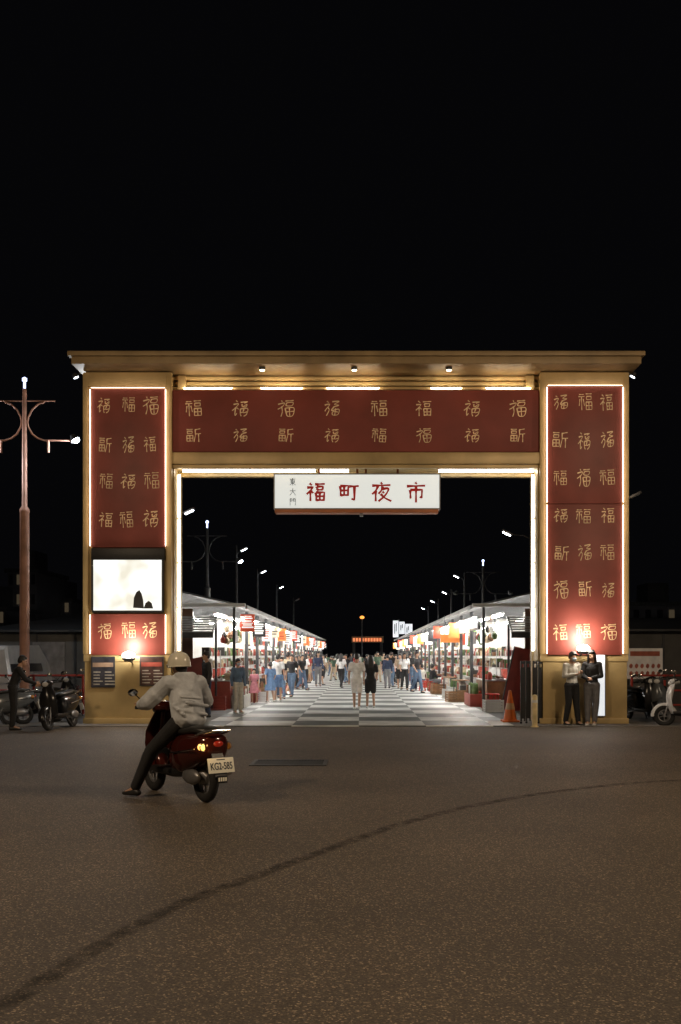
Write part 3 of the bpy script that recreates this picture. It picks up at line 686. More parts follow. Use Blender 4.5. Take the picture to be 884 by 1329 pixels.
def canopy(label,x0,x1,Y):
    e=empty('slatted_canopy',label,'canopy',((x0+x1)/2,Y,0)); w=(x1-x0)/2
    m=MB()
    for k in range(7):
        a=.0-.95*(k/7); zc=2.72-.52*(k/7)
        m.box(-w,w,a-.14,a,zc-.05,zc,.004,None)
    m.build('slats',M_slate,e)
    m=MB(); m.box(-w,w,-.98,-.94,2.08,2.24); m.build('edge_board',M_dgrey,e)
    for s in (-1,1):
        m=MB(); m.bar((s*(w-.06),-.9,2.15),(s*(w-.06),0,2.68),.02); m.bar((s*(w-.06),-.02,0),(s*(w-.06),-.02,2.7),.035); m.build('post',M_dgrey,e)
canopy('grey slatted canopy at the gate end of the left stall row',-5.9,-4.15,29.0)
canopy('grey slatted canopy at the gate end of the right stall row',4.25,5.6,29.0)
def endwall(label,x0,x1):
    e=empty('partition_wall',label,'wall',((x0+x1)/2,29.08,0)); w=(x1-x0)/2
    m=MB(); m.box(-w,w,-.02,.03,0,2.95); 
    m.build('panel',mat('brown_board',(.10,.055,.035),.6,0,.3,3,.1),e)
    m=MB(); m.box(-w*.7,w*.5,-.035,-.021,1.2,2.0); m.build('notice',pred,e)
endwall('brown board wall closing the end of the left stall row',-6.6,-4.9)
endwall('brown board wall closing the end of the right stall row',4.8,6.5)
for nm,x0,x1 in (('left',-7.1,-3.35),('right',3.25,6.9)):
    m=MB(); m.box(x0,x1,28.9,29.05,3.0,3.10,.01); tag(m.build('roof_edge_beam',mat('beam_grey',(.45,.45,.44),.5,0,.15,3,.05)),f'pale roof edge beam across the gate end of the {nm} stall row','beam')

# goods on counters / ground
def tray(label,loc,rz,k,grp):
    e=empty('food_tray',label,'food tray',loc,rz,grp)
    m=MB(); m.box(-.16,.16,-.12,.12,0,.03,.004); m.box(-.16,.16,-.12,-.11,.03,.06); m.box(-.16,.16,.11,.12,.03,.06); m.build('tray',M_steel,e)
    m=MB(); r=random.Random(k)
    for i in range(12): m.ell((r.uniform(-.12,.12),r.uniform(-.08,.08),.06+r.uniform(0,.05)),(.04,.035,.03),sub=1)
    m.build('food',M_goods[k%5],e); return e
names=['brown','red','green','cream','dark']
tp={}
for sx,cx,nm in ((-3.72,-.52,'left'),(3.62,.52,'right')):
    for k in range(5):
        for j in range(3):
            c=(k+j*2)%5
            loc=(sx+cx,30.75+k*3.32-1.0+j*.75,.862)
            lab=f'tray of {names[c]} food on the {ords[k]} {nm} stall counter, {["gate end","middle","far end"][j]}'
            if c not in tp: tp[c]=tray(lab,loc,PI/2,c,'food trays on stall counters')
            else: dup(tp[c],loc,PI/2,lab,'food trays on stall counters')
M_stool=mat('red_plastic',(.5,.035,.02),.35,0,.08,5,0)
def stool(label,loc,grp=None):
    e=empty('stool',label,'stool',loc,random.uniform(0,1),grp)
    m=MB(); m.lathe([(0,.45),(.15,.45),(.17,.43),(.17,.41),(.14,.41),(0,.41)],None,18); m.build('seat',M_stool,e)
    for a in range(4):
        an=PI/4+a*PI/2; m=MB(); m.bar((.12*math.cos(an),.12*math.sin(an),.41),(.19*math.cos(an),.19*math.sin(an),0),.018,n=6); m.build('leg',M_stool,e)
    m=MB(); m.torus(.15,.01,Matrix.Translation((0,0,.2)),16,6); m.build('ring',M_stool,e); return e
GS='red plastic stools by the right stalls'
st0=stool('red plastic stool nearest the gate beside the right stalls',(X_(628,31),31,.02),GS)
for n,(px,Y) in enumerate(((632,29.4),(641,29.2),(600,35.5),(606,36.5),(594,37.5),(612,34.5),(588,40),(580,42))):
    dup(st0,(X_(px,Y),Y,.02),n,f'red plastic stool, {ords[min(n+1,7)] if n<7 else "farthest"} from the gate by the right stalls',GS)
dup(st0,(X_(548,44),43.98,.02),0,'red stool under the seated person in grey shirt',GS)
dup(st0,(X_(561,43),43.0,.02),0,'red stool under the seated person in dark clothes',GS)
def table(label,loc,rz,grp):
    e=empty('folding_table',label,'table',loc,rz,grp)
    m=MB(); m.box(-.4,.4,-.3,.3,.70,.735,.01); m.build('table_top',M_cnt[1],e)
    for sx in (-1,1):
        for sy in (-1,1):
            m=MB(); m.bar((sx*.34,sy*.25,.70),(sx*.36,sy*.27,0),.016,n=6); m.build('leg',M_dgrey,e)
    return e
tb=table('small brown folding table beside red stools, nearest on the right',(X_(604,34),34,.02),.1,'folding tables by the right stalls')
dup(tb,(X_(588,38.7),38.7,.02),0,'second small brown folding table on the right side of the lane','folding tables by the right stalls')
dup(tb,(X_(568,44.5),44.5,.02),0,'small folding table beside the seated people','folding tables by the right stalls')
def crate(label,loc,w,d,h,mm,grp=None):
    e=empty('crate',label,'crate',loc,random.uniform(-.15,.15),grp); m=MB()
    m.box(-w,w,-d,d,0,.03)
    for k in range(4):
        z=.03+k*(h-.03)/4
        m.box(-w,w,-d,-d+.015,z+.01,z+(h-.03)/4-.01); m.box(-w,w,d-.015,d,z+.01,z+(h-.03)/4-.01); m.box(-w,-w+.015,-d+.016,d-.016,z+.01,z+(h-.03)/4-.01); m.box(w-.015,w,-d+.016,d-.016,z+.01,z+(h-.03)/4-.01)
    for sx in (-1,1):
        for sy in (-1,1): m.box(sx*w-.02,sx*w+.02,sy*d-.02,sy*d+.02,0,h)
    m.build('slats',mm,e); return e
crs=[crate('red crate on the ground before the nearest right stall',(X_(646,28.9),28.9,.02),.28,.2,.3,M_stool),
crate('wooden crate on the ground between red stools and right stalls',(X_(601,37.5),38.3,.02),.24,.2,.36,M_cnt[1]),
crate('brown crate beside the nearest left stall counter',(X_(289,29.8),29.8,.02),.26,.2,.4,M_cnt[1]),
crate('dark red crate at the foot of the nearest left stall',(X_(281,28.6),28.6,.02),.26,.2,.4,M_cnt[2]),
crate('white crate stacked near the folding gate',(X_(640,27.6),27.6,.02),.24,.2,.34,M_white)]
rr=random.Random(5)
cn=['red','wooden','brown','dark red','white']
for sx,nm in ((-3.3,'left'),(3.2,'right')):
    for k in range(1,12):
        i=rr.randrange(5); Y=30.75+k*3.32+rr.uniform(-1,1)
        dup(crs[i],(sx+rr.uniform(-.12,.12),Y,.02),rr.uniform(-.3,.3),f'{cn[i]} crate standing in front of stall number {k+1} of the {nm} row',f'crates along the {nm} side of the lane')

# cone, bollard, folding gate, leaning boards
e=empty('traffic_cone','orange traffic cone standing inside the gate by the right pillar','traffic cone',(X_(662,23.6),23.6,.02))
M_or=mat('cone_orange',(.75,.17,.03),.45,0,.15,6,.05)
m=MB(); m.box(-.2,.2,-.2,.2,0,.04,.01); m.build('base',M_or,e)
m=MB(); m.lathe([(.16,.041),(.115,.28),(.086,.44),(.035,.72),(.03,.74),(0,.74)],None,20); m.build('cone',M_or,e)
m=MB(); m.lathe([(.117,.29),(.089,.44)],None,20); m.build('reflective_band',mat('band_pale',(.55,.35,.2),.4,0,.1,5,0),e)
e=empty('bollard','slim pale yellow bollard post beside the black folding gate','bollard',(X_(694,22.1),22.1,.0))
m=MB(); m.lathe([(0,.72),(.05,.71),(.062,.67),(.062,.02),(.09,.02),(.09,0)],None,18); m.build('post',mat('post_yellow',(.70,.56,.30),.5),e)
m=MB(); m.lathe([(.064,.54),(.064,.60)],None,18); m.build('reflective_band',M_white,e)
e=empty('folding_gate','black folded metal gate panels standing at the inner side of the right pillar','folding gate',(X_(688,23.1),23.1,.016))
for k in range(4):
    m=MB(); x=-.26+k*.14; dy=.1*(k%2)
    m.box(x,x+.03,-.25+dy,-.21+dy,.06,1.45); m.box(x+.09,x+.12,-.2+dy,-.16+dy,.06,1.45)
    m.box(x+.03,x+.09,-.22+dy,-.19+dy,.12,1.3); m.box(x+.03,x+.09,-.22+dy,-.19+dy,1.38,1.44); m.build('panel',M_black,e)
    m=MB(); m.ell((x+.015,-.23+dy,.03),.03,sub=1); m.build('castor',M_rub,e)
for lab,px,Y,lean,mm,h in (('dark red board leaning by the nearest right stall',664,28.2,.22,mat('board_red',(.20,.025,.02),.55,0,.25,3,.05),1.8),('dark red board leaning by the nearest left stall',262,28.3,-.2,mat('board_brown',(.16,.03,.022),.55,0,.25,3,.05),1.5)):
    e=empty('leaning_board',lab,'board',(X_(px,Y),Y,.02)); M=Matrix.Rotation(lean,4,'Y')
    m=MB(); m.box(-.3,.3,-.02,.02,0,h,.005,M); m.build('panel',mm,e)
    m=MB(); m.box(-.33,-.3,-.03,.03,0,h,.0,M); m.box(.3,.33,-.03,.03,0,h,0,M); m.build('frame',M_dgrey,e)
e=empty('hanging_sign','orange lit sign box hanging over the right side of the lane','sign',(X_(588,36),36,0))
m=MB(); m.box(-.45,.45,-.06,.06,2.05,2.35,.01); m.build('box',S_or,e)
for x in (-.3,.3):
    m=MB(); m.bar((x,0,2.351),(x,0,3.02),.01); m.build('hanger',M_dgrey,e)
e=empty('far_gate','small distant gate with red and orange lit band at the end of the lane','gate',(0,112,0))
for x in (-.9,2.2):
    m=MB(); m.box(x,x+.3,0,.6,0,3.6); m.build('post',M_dgrey,e)
m=MB(); m.box(-1.0,2.6,-.1,.6,3.0,3.7); m.build('beam',M_goldd,e)
for k in range(10):
    m=MB(); m.box(-.85+k*.33,-.63+k*.33,-.15,-.11,3.12,3.5); m.build('lit_panel',emis('far_red',(1,.25,.08),1.1),e)
e=empty('sign_tower','white lit sign panels above the far right stalls','sign',(X_(518,90),90,0))
m=MB(); m.box(-.05,.05,-.05,.05,0,4.8); m.build('post',M_dgrey,e)
for b_ in ((-.55,-.06,3.2,4.7),(.0,.5,3.5,4.6),(.55,1.2,3.3,4.4)):
    m=MB(); m.box(b_[0],b_[1],-.1,-.05,b_[2],b_[3]); pn=m.build('panel',emis('far_white',(.9,.95,1),.9),e)
    m=MB(); m.box(b_[0]+.12,b_[0]+.2,-.11,-.102,b_[2]+.3,b_[3]-.3); m.box(b_[0]+.26,b_[0]+.33,-.11,-.102,b_[2]+.5,b_[3]-.2); m.build('sign_marks',S_bk,pn)

# ------------------------------------------------------------ lamps
M_pole=mat('pole_paint',(.50,.27,.20),.5,.1,.25,3,.08); M_bulb=emis('bulb_cool',(.85,.92,1),25); M_bulbdim=mat('bulb_off',(.5,.5,.5),.3,0,.1,5,0)
def ornate(label,loc,h,lit,pm,grp=None,light=0):
    e=empty('street_lamp',label,'street lamp',loc,0,grp)
    m=MB(); m.lathe([(.22,0),(.22,.3),(.15,.36),(.13,.5),(.12,h*.6),(.13,h*.6+.02),(.13,h*.6+.08),(.07,h*.62),(.055,h-.35),(.055,h-.3),(0,h-.3)],None,14); m.build('pole',pm,e)
    m=MB(); m.bar((0,0,h-.3),(0,0,h-.1),.03); m.ell((0,0,h-.06),.07,sub=1); m.build('top_lamp',emis('top_bulb',(.5,.6,1),4),e)
    z=h-.62
    for s in (-1,1):
        m=MB()
        m.tube([(s*.05,0,z),(s*.8,0,z)],.020)
        pts=[(.52,z-.03),(.36,z-.08),(.2,z-.22),(.1,z-.42),(.075,z-.55),(.1,z-.68),(.2,z-.86),(.36,z-.98),(.52,z-1.03),(1.2,z-1.03)]
        m.tube([(s*a,0,b) for a,b in pts],.024)
        m.tube([(s*.62,0,z-1.03),(s*.62,0,z-1.35)],.035)
        m.build('arm',pm,e)
    for i,s in enumerate((-1,1)):
        Mx=Matrix.Translation((s*1.3,0,z-.98))@Matrix.Rotation(s*-.6,4,'Y')
        m=MB(); m.lathe([(0,.12),(.06,.11),(.1,.02),(.13,-.05)],Mx,14); hh=m.build('lamp_head',M_dgrey,e)
        m=MB(); m.ell(Mx@Vector((0,0,-.04)),(.11,.11,.08),sub=2); m.build('lamp_lens',M_bulb if lit[i] else M_bulbdim,hh)
        if light and lit[i]: pointlight('lamp',Mx@Vector((0,-.1,-.2)),(.9,.95,1),light,.1,e)
    return e
ornate('ornate red street lamp with curved arms left of the gate',(X_(32,26),26,0),8.85,(1,1),M_pole,None,150)
ornate('dim ornate lamp with curved arms seen through the gate behind the left stalls',(X_(269,40),40,0),7.0,(0,1),M_dgrey)
ornate('dim ornate lamp with curved arms seen through the gate behind the right stalls',(X_(627,48),48,0),6.2,(0,0),M_dgrey)
def simple(label,loc,h,dx,grp,lit=True):
    e=empty('street_lamp',label,'street lamp',loc,0,grp)
    m=MB(); m.lathe([(.12,0),(.1,.4),(.05,h),(0,h)],None,10); m.build('pole',M_dgrey,e)
    m=MB(); m.tube([(0,0,h-.5),(dx*.4,0,h-.28),(dx*.8,0,h-.25)],.025); m.build('arm',M_dgrey,e)
    Mx=Matrix.Translation((dx*.95,0,h-.22))@Matrix.Rotation(-.45*(1 if dx>0 else -1),4,'Y')
    m=MB(); m.box(-.2,.2,-.12,.12,0,.08,.02,Mx); hh=m.build('lamp_head',M_grey,e)
    m=MB(); m.box(-.15,.15,-.125,.10,-.010,-.002,0,Mx); m.build('lamp_lens',M_bulb if lit else M_bulbdim,hh); return e
g1='slim street lamps behind the left stalls'; g2='slim street lamps behind the right stalls'
simple('slim lamp close behind the left pillar, head showing inside the opening',(X_(226,34),34,0),6.7,.55,g1)
simple('slim lamp with bright head to the right of the ornate left lamp',(X_(307,50),50,0),7.1,.4,g1)
simple('third slim lamp over the left stalls, its head glowing small',(X_(334,61),61,0),6.9,.4,g1)
simple('fourth slim lamp over the left stalls',(X_(359,75),75,0),6.9,.4,g1)
simple('fifth and smallest slim lamp over the left stalls',(X_(381,94),94,0),7.0,.4,g1,False)
simple('slim lamp close behind the right pillar with long arm into the opening',(X_(695,36),36,0),6.2,-1.1,g2)
simple('slim lamp just left of the ornate right lamp',(X_(603,57),57,0),6.3,-.5,g2)
simple('third slim lamp over the right stalls',(X_(586,67),67,0),6.0,-.5,g2)
simple('fourth slim lamp over the right stalls',(X_(569,78),78,0),6.0,-.5,g2)
simple('fifth slim lamp over the right stalls',(X_(556,90),90,0),6.0,-.5,g2)
simple('slim lamp with its head just outside the right pillar',(X_(812,30),30,0),6.6,.3,g2,False)
e=empty('street_lamp','tiny orange lamp on a post at the far end of the lane','street lamp',(X_(470,110),110,0))
m=MB(); m.bar((0,0,0),(0,0,5.6),.08); m.build('pole',M_grey,e)
m=MB(); m.ell((0,0,5.75),(.26,.26,.18),sub=2); m.build('lamp_globe',emis('orange_globe',(1,.3,.05),2.2),e)
def roadlamp(label,loc,h,dx,power,col):
    e=empty('road_lamp',label,'street lamp',loc)
    m=MB(); m.lathe([(.16,0),(.14,.5),(.07,h),(0,h)],None,14); m.build('pole',M_dgrey,e)
    m=MB(); m.tube([(0,0,h-.3),(dx*.3,0,h),(dx,0,h+.05)],.04); m.build('arm',M_dgrey,e)
    m=MB(); m.box(dx-.35,dx+.35,-.15,.15,h,h+.14,.04); hh=m.build('lamp_head',M_grey,e)
    m=MB(); m.box(dx-.3,dx+.3,-.12,.12,h-.012,h-.002); m.build('lamp_lens',emis('sodium_lens',(1,.6,.25),20),hh)
    pointlight('lamp',(dx,0,h-.2),col,power,.25,e)
roadlamp('tall road lamp with warm light standing left of the camera',(-10,4.5,0),9,1.5,2100,(1,.74,.48))
roadlamp('tall road lamp with warm light standing right of the camera',(11,7.5,0),9,-1.5,2300,(1,.75,.50))

# ------------------------------------------------------------ scooters
def ring(y,zc,rx,rz,p=2.6,n=20,ys=0):
    out=[]
    for k in range(n):
        a=2*PI*k/n; c=math.cos(a); s=math.sin(a)
        x=rx*math.copysign(abs(c)**(2/p),c); z=rz*math.copysign(abs(s)**(2/p),s)
        out.append((x,y+ys*z,zc+z))
    return out
M_seat=mat('vinyl_black',(.02,.02,.02),.4,0,.2,10,.1)
M_amber=emis('indicator_glow',(1,.50,.10),2.0); M_tail=mat('tail_red',(.3,.02,.01),.2,0,.1,4,0,.08,(1,.05,.02)); M_amberoff=mat('indicator_off',(.5,.2,.03),.25,0,.1,4,0)
M_plate=mat('plate_cream',(.78,.72,.55),.5,0,.08,6,0,.10,(.9,.75,.5))
def make_scooter(label,loc,rz,paint,lean=0,lit=False,plate=None,group=None,steer=0):
    t=empty('scooter',label,'scooter',loc,rz,group); t.rotation_euler=(0,lean,rz)
    fat=1.12 if lit else 1.0
    def wheel(y,nm):
        M=Matrix.Translation((0,y,.235))@Matrix.Rotation(PI/2,4,'Y')
        m=MB(); m.torus(.185,.052,M,32,12,.95); w=m.build(nm,M_rub,t)
        m=MB(); m.torus(.135,.018,M,24,8)
        for k in range(5):
            a=2*PI*k/5; m.bar(M@Vector((.02*math.cos(a),.02*math.sin(a),0)),M@Vector((.135*math.cos(a),.135*math.sin(a),0)),.012,n=6)
        m.bar(M@Vector((0,0,-.05)),M@Vector((0,0,.05)),.035); m.build('rim',M_grey,w)
    wheel(-.6,'rear_wheel'); wheel(.62,'front_wheel')
    m=MB(); m.loft([ring(-.87,.65,.05*fat,.05),ring(-.84,.64,.12*fat,.11),ring(-.72,.60,.175*fat,.165),ring(-.5,.55,.205*fat,.215),ring(-.28,.51,.195*fat,.23),ring(-.1,.50,.165,.22),ring(0,.47,.13,.19),ring(.03,.45,.09,.14)]); rb=m.build('rear_body',paint,t,60)
    for s in (-1,1):
        m=MB(); m.tube([(s*.205*fat,-.78+.02,.60),(s*.215*fat,-.5,.56),(s*.205*fat,-.2,.52)],.008,6); m.build('side_trim',M_chrome,rb)
    m=MB(); m.box(-.17,.17,-.05,.44,.27,.33,.02); m.loft([ring(-.3,.33,.12,.08),ring(0,.28,.13,.06),ring(.4,.28,.12,.05)]); m.build('footboard',M_black,t)
    prof=[(.40,.28,.15),(.47,.42,.18),(.50,.58,.20),(.50,.72,.19),(.46,.86,.14),(.42,.96,.10)]
    rings=[]
    for (y,z,w) in prof:
        rr=[]
        for k in range(24):
            a=2*PI*k/24; x=w*math.cos(a); d=.035*math.sin(a)
            rr.append((x,y+d-.10*(x/w)**2*.8+.05,z))
        rings.append(rr)
    m=MB(); m.loft(rings); m.build('leg_shield',paint,t,60)
    m=MB(); m.loft([ring(.40,.30,.03,.02),ring(.44,.45,.11,.05),ring(.46,.47,.11,.05),ring(.5,.49,.03,.02)]); m.build('glove_box',M_black,t,60)
    m=MB(); rings=[]
    for k in range(13):
        a=math.radians(-5+k*14); r=.265
        c=Vector((0,.62+r*math.cos(a),.235+r*math.sin(a)))
        rings.append([(x,c.y+dd*math.cos(a),c.z+dd*math.sin(a)) for x,dd in ((-.075,-.04),(-.07,0),(-.04,.022),(0,.03),(.04,.022),(.07,0),(.075,-.04),(.06,-.035),(0,.015),(-.06,-.035))])
    m.loft(rings); m.build('front_fender',paint,t,60)
    for s in (-1,1):
        m=MB(); m.bar((s*.075,.62,.235),(s*.06,.52,.55),.018); m.build('fork',M_grey,t)
    m=MB(); m.bar((0,.5,.5),(0,.40,1.0),.03); m.loft([ring(.28,.99,.06,.03),ring(.34,1.0,.12,.055),ring(.42,1.0,.13,.075),ring(.49,.985,.10,.07),ring(.52,.98,.05,.04)]); hb=m.build('handlebar_cover',paint,t,60)
    for s in (-1,1):
        m=MB(); m.tube([(s*.1,.38,1.0),(s*.22,.385,1.01),(s*.36,.35,1.0)],.016); m.build('handlebar',M_dgrey,t)
        m=MB(); m.tube([(s*.25,.38,1.01),(s*.37,.347,1.0)],.021); m.build('grip',M_rub,t)
        m=MB(); m.tube([(s*.2,.42,1.0),(s*.35,.42,.985)],.007,6); m.build('brake_lever',M_chrome,t)
        m=MB(); m.tube([(s*.2,.4,1.02),(s*.30,.4,1.10),(s*.36,.39,1.15)],.007,6); mr=m.build('mirror',M_black,t)
        m=MB(); m.ell((s*.39,.385,1.17),(.065,.018,.045)); m.build('mirror_head',M_chrome,mr)
    m=MB(); m.ell((0,.50,.985),(.075,.04,.06)); m.build('headlight',mat('headlight_glass',(.6,.6,.6),.1,0,.05,4,0),t)
    m=MB(); m.loft([ring(-.78,.77,.05,.02),ring(-.74,.78,.12,.04),ring(-.55,.79,.15,.05),ring(-.38,.765,.15,.05),ring(-.15,.75,.135,.045),ring(0,.735,.10,.04),ring(.04,.72,.04,.02)]); m.build('seat',M_seat,t,60)
    m=MB(); m.tube([(-.13,-.6,.73),(-.15,-.8,.77),(-.1,-.93,.80),(.1,-.93,.80),(.15,-.8,.77),(.13,-.6,.73)],.014); m.build('grab_rail',M_chrome,t)
    m=MB(); m.loft([[(-.06,-.82,.60),(.06,-.82,.60),(.06,-.80,.60),(-.06,-.80,.60)],[(-.08,-.90,.45),(.08,-.90,.45),(.08,-.88,.45),(-.08,-.88,.45)],[(-.07,-.95,.28),(.07,-.95,.28),(.07,-.93,.28),(-.07,-.93,.28)]]); m.build('rear_mudguard',M_black,t)
    Mp=Matrix.Translation((0,-.93,.43))@Matrix.Rotation(math.radians(-14),4,'X')
    m=MB(); m.box(-.155,.155,-.006,.006,-.08,.08,.002,Mp); pl=m.build('licence_plate',M_plate if plate else M_white,t)
    if plate:
        cu=bpy.data.curves.new('plate_text','FONT'); cu.body=plate; cu.size=.092; cu.align_x='CENTER'; cu.align_y='CENTER'; cu.extrude=.0006; cu.offset=.0016; cu.space_character=.98
        to=bpy.data.objects.new('tmp',cu); C.objects.link(to); dg=bpy.context.evaluated_depsgraph_get(); dg.update()
        me=bpy.data.meshes.new_from_object(to.evaluated_get(dg)); bpy.data.objects.remove(to)
        me.transform(Mp@Matrix.Translation((0,-.0085,-.012))@Matrix.Rotation(PI/2,4,'X')@Matrix.Diagonal((.8,1.15,1,1)))
        me.materials.clear(); me.materials.append(M_black); link('plate_characters',me,pl)
        m=MB(); m.box(-.05,.05,-.0085,-.0065,.057,.066,0,Mp); m.build('plate_line',M_black,pl)
    else:
        m=MB(); m.box(-.11,.11,-.0085,-.0065,-.03,.03,0,Mp); m.build('plate_line',M_black,pl)
    m=MB(); m.ell((0,-.87,.655),(.06,.03,.035)); m.build('taillight',M_tail,t)
    for s in (-1,1):
        m=MB(); m.lathe([(0,.02),(.026,.018),(.038,0),(.038,-.05),(.03,-.06)],Matrix.Translation((s*.15,-.81,.62))@Matrix.Rotation(PI/2,4,'X'),16); m.build('indicator',M_amber if (lit and s<0) else M_amberoff,t)
        m=MB(); m.torus(.042,.007,Matrix.Translation((s*.15,-.82,.62))@Matrix.Rotation(PI/2,4,'X'),16,6); m.build('indicator_ring',M_chrome,t)
    m=MB(); m.loft([ring(-.68,.26,.04,.05),ring(-.6,.27,.07,.09),ring(-.3,.30,.08,.09),ring(-.1,.32,.07,.07)]); 
    m.ell((-.12,-.5,.28),(.05,.2,.09)); m.build('engine',M_grey,t,60)
    m=MB(); m.tube([(.1,-.2,.25),(.15,-.35,.22),(.15,-.5,.27)],.02); m.tube([(.15,-.42,.25),(.155,-.5,.28),(.155,-.82,.36),(.155,-.85,.365)],[.03,.055,.055,.035],14); m.build('exhaust',M_chrome,t)
    if not lit:
        m=MB(); m.bar((-.1,-.05,.27),(-.22,-.12,.01),.012); m.build('kickstand',M_dgrey,t)
    else:
        pointlight('lamp',(-.22,-.94,.63),(1,.60,.20),.5,.02,t)
        m=MB(); m.box(-.06,.06,-.962,-.951,.245,.325,.003); ms=m.build('mudguard_sticker',M_black,t)
        m=MB()
        for k in range(4): m.box(-.05+k*.027,-.032+k*.027,-.9655,-.9625,.265,.305)
        m.build('sticker_marks',M_plate,ms)
    return t
M_paint=mat('scooter_maroon',(.055,.010,.007),.12,.15,.1,4,0)
make_scooter('maroon scooter ridden on the road, cream plate and glowing indicator at its rear',SC,HEAD,M_paint,0,True,'KG2-585')
pw=mat('scooter_white',(.55,.55,.55),.2,0,.1,4,0); pb=mat('scooter_black',(.02,.02,.022),.2,.2,.1,4,0); pg_=mat('scooter_grey',(.12,.13,.14),.25,.3,.1,4,0)
gs='scooters parked beside the gate'
s1=make_scooter('black parked scooter right beside the left pillar foot, front towards the road',(X_(80,21.6),21.6,0),math.radians(172),pb,.14,False,None,gs)
s2=make_scooter('grey parked scooter beside the person bending in black',(X_(44,23.2),23.2,0),math.radians(140),pg_,.14,False,None,gs)
s3=make_scooter('white parked scooter cut by the right edge, closest to the road',(X_(900,22.2),22.2,0),math.radians(75),pw,.12,False,None,gs)
dup(s1,(X_(834,24.2),24.2,0),math.radians(200),'black parked scooter nearest the right pillar',gs).rotation_euler=(0,.14,math.radians(200))
dup(s2,(X_(862,24.0),24.0,0),math.radians(160),'grey parked scooter in the middle of the right side group',gs).rotation_euler=(0,.14,math.radians(160))
dup(s1,(X_(848,25.0),25.0,0),math.radians(175),'black parked scooter behind the grey one on the right side',gs).rotation_euler=(0,.14,math.radians(175))
dup(s2,(X_(-5,22.6),22.6,0),math.radians(120),'grey parked scooter cut by the left edge of the photo',gs).rotation_euler=(0,.14,math.radians(120))
dup(s1,(X_(96,25.4),25.4,0),math.radians(190),'black parked scooter half behind the left pillar',gs).rotation_euler=(0,.14,math.radians(190))
M_rail=mat('rail_red',(.42,.05,.035),.45,.1,.2,4,.05)
def rail(label,x0,x1,Y,h):
    e=empty('railing',label,'railing',(x0,Y,0)); w=x1-x0
    for z in (h,h*.62,h*.25):
        m=MB(); m.bar((0,0,z),(w,0,z),.028,n=8); m.build('rail',M_rail,e)
    n=max(2,int(w/1.1))
    for k in range(n+1):
        m=MB(); m.bar((w*k/n,0,0),(w*k/n,0,h+.03),.035,n=8); m.build('post',M_rail,e)
rail('red metal railing behind the scooters left of the gate',X_(-20,26.6),X_(108,26.6),26.6,1.05)
rail('red metal railing behind the scooters right of the gate',X_(820,26.6),X_(905,26.6),26.6,1.05)
e=empty('price_banner','white printed cloth banner with red pictures behind scooters right of the gate','banner',(X_(837,27),27,0))
m=MB(); m.box(-.48,.48,-.01,.01,.95,1.78); sh=m.build('sheet',mat('sheet_white',(.6,.52,.42),.7,0,.25,3,.05,.05,(1,.9,.8)),e)
for k in range(12):
    m=MB(); m.ell((-.38+(k%6)*.15,-.013,1.1+(k//6)*.2),(.055,.003,.07),sub=1); m.build('printed_picture',mat('print_red',(.4,.1,.06),.6),sh)
m=MB(); m.box(-.4,.4,-.016,-.011,1.57,1.70); m.build('headline_band',mat('print_red',(.4,.1,.06),.6),sh)
for s in (-1,1):
    m=MB(); m.bar((s*.47,.03,0),(s*.47,.03,1.9),.02); m.build('post',M_dgrey,e)
M_wall=mat('shed_wall',(.10,.097,.093),.8,0,.35,1,.1)
def shed(label,x0,x1,Y0,Y1,h,hr):
    e=empty('shed',label,'shed',((x0+x1)/2,Y0,0)); w=(x1-x0)/2; d=Y1-Y0
    m=MB(); m.box(-w,w,0,d,0,h); m.build('wall',M_wall,e)
    m=MB(); m.loft([[(-w-.2,-.3,h+.01),(w+.2,-.3,h+.01),(w+.2,-.3,h+.07),(-w-.2,-.3,h+.07)],[(-w-.2,d,h+hr),(w+.2,d,h+hr),(w+.2,d,h+hr+.06),(-w-.2,d,h+hr+.06)]]); m.build('roof',M_roof,e)
    for k in range(int(2*w/1.2)):
        m=MB(); m.box(-w+.3+k*1.2,-w+.36+k*1.2,-.03,-.001,.05,h-.05); m.build('wall_batten',M_dgrey,e)
    m=MB(); m.box(-w*.3,w*.2,-.04,-.002,0,2.0); m.build('shutter',M_grey,e)
shed('dark low shed with sloping roof behind the scooters left of the gate',-11.6,-7.6,31,42,2.3,1.0)
shed('grey low shed behind the scooters right of the gate',7.6,14.5,30,42,2.3,.8)
M_bld=mat('building_far',(.07,.07,.08),.8,0,.3,.3,.05)
M_win=mat('window_dim',(.05,.05,.05),.2,0,.3,2,0,.045,(1,.75,.45)); M_wind=mat('window_dark',(.02,.02,.025),.15,0,.2,2,0)
def building(label,x0,x1,Y,h,rows,cols,seed):
    e=empty('apartment_building',label,'building',((x0+x1)/2,Y,0)); w=(x1-x0)/2
    m=MB(); m.box(-w,w,0,12,0,h); wl=m.build('wall',M_bld,e)
    m=MB(); m.box(-w-.3,w+.3,-.3,12.3,h+.01,h+.5); m.box(-w*.3,w*.3,3,8,h+.51,h+3); m.build('roof',M_dgrey,e)
    r=random.Random(seed)
    for i in range(rows):
        for j in range(cols):
            x=-w+(j+.5)*2*w/cols; z=2+(i+.4)*(h-2)/rows; ww=w/cols*.45
            m=MB(); m.box(x-ww,x+ww,-.12,-.002,z,z+1.2); m.build('window',M_win if r.random()<.3 else M_wind,e)
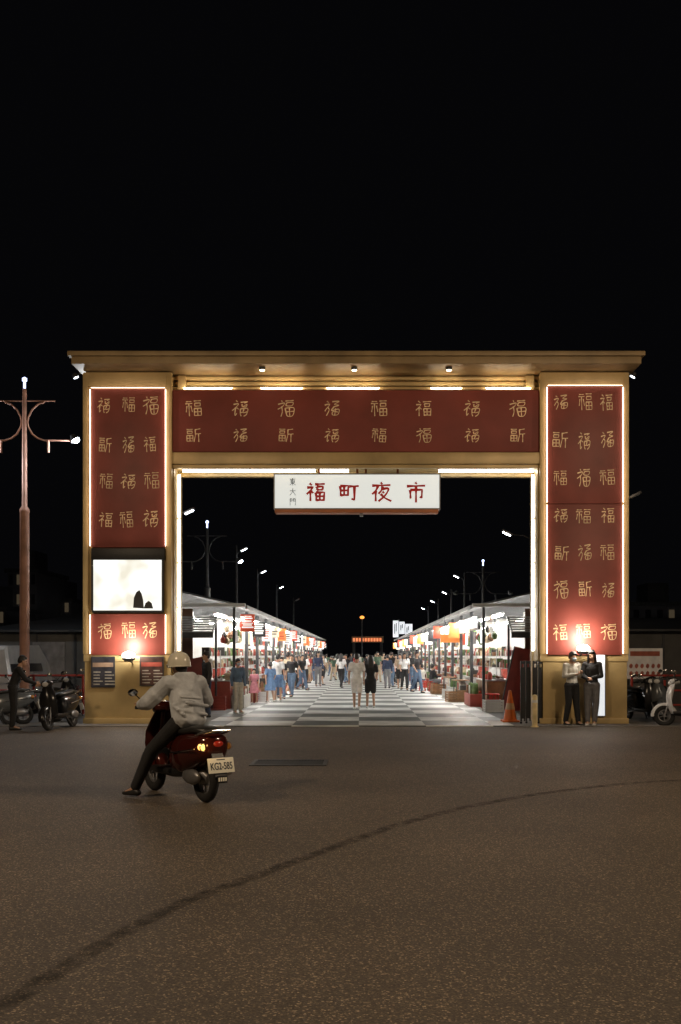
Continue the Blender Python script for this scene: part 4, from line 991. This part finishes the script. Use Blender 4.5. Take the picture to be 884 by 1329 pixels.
building('dark apartment block with a few dim windows at the left edge',X_(10,120),X_(48,120),120,11.5,4,4,1)
building('lower dark building with dim windows between lamp and left pillar',X_(50,130),X_(92,130),130,8.5,3,4,2)
building('low dark building at the far left edge with dim windows',X_(-60,110),X_(8,110),110,6.5,2,5,3)
building('low dark building beyond the right stalls at the right edge',X_(818,120),X_(910,120),120,7.5,2,6,4)
e=empty('parked_van','white van parked behind the scooters at the left edge','van',(X_(2,29),29.5,0),math.radians(90))
m=MB()
def vr(x,w,z0,z1,zt): return [(x,-w,z0),(x,w,z0),(x,w,z1),(x,w*.86,zt),(x,-w*.86,zt),(x,-w,z1)]
m.loft([vr(-2.2,.8,.35,1.0,1.75),vr(-2.1,.85,.3,1.05,1.85),vr(.6,.85,.3,1.05,1.9),vr(1.3,.85,.3,1.0,1.5),vr(1.9,.82,.3,.9,1.05),vr(2.2,.75,.35,.8,.92)]); m.mi=0; m.build('body',pw,e,25)
m=MB(); m.loft([vr(-2.05,.862,1.12,1.13,1.6),vr(.6,.862,1.12,1.13,1.62)]); m.build('side_window',M_wind,e)
for x in (-1.45,1.35):
    for s in (-1,1):
        Mw=Matrix.Translation((x,s*.78,.32))@Matrix.Rotation(PI/2,4,'X'); m=MB(); m.torus(.24,.08,Mw,24,10); w_=m.build('wheel',M_rub,e)
        m=MB(); m.lathe([(0,.03),(.2,.03),(.2,-.03),(0,-.03)],Mw,18); m.build('rim',M_grey,w_)

# ------------------------------------------------------------ world, camera
w=bpy.data.worlds.new('World'); scene.world=w; w.use_nodes=True; nt=w.node_tree
bg=nt.nodes['Background']; bg.inputs[0].default_value=(.0016,.0016,.0020,1); bg.inputs[1].default_value=1
cam=bpy.data.cameras.new('Camera'); co=bpy.data.objects.new('Camera',cam); C.objects.link(co); scene.camera=co
co.location=(0,0,1.6); co.rotation_euler=(PI/2,0,0)
cam.sensor_width=36; cam.lens=35; cam.shift_x=-26/1329; cam.shift_y=185.5/1329; cam.clip_end=2000
scene.view_settings.view_transform='Standard'; scene.view_settings.look='None'; scene.view_settings.exposure=0
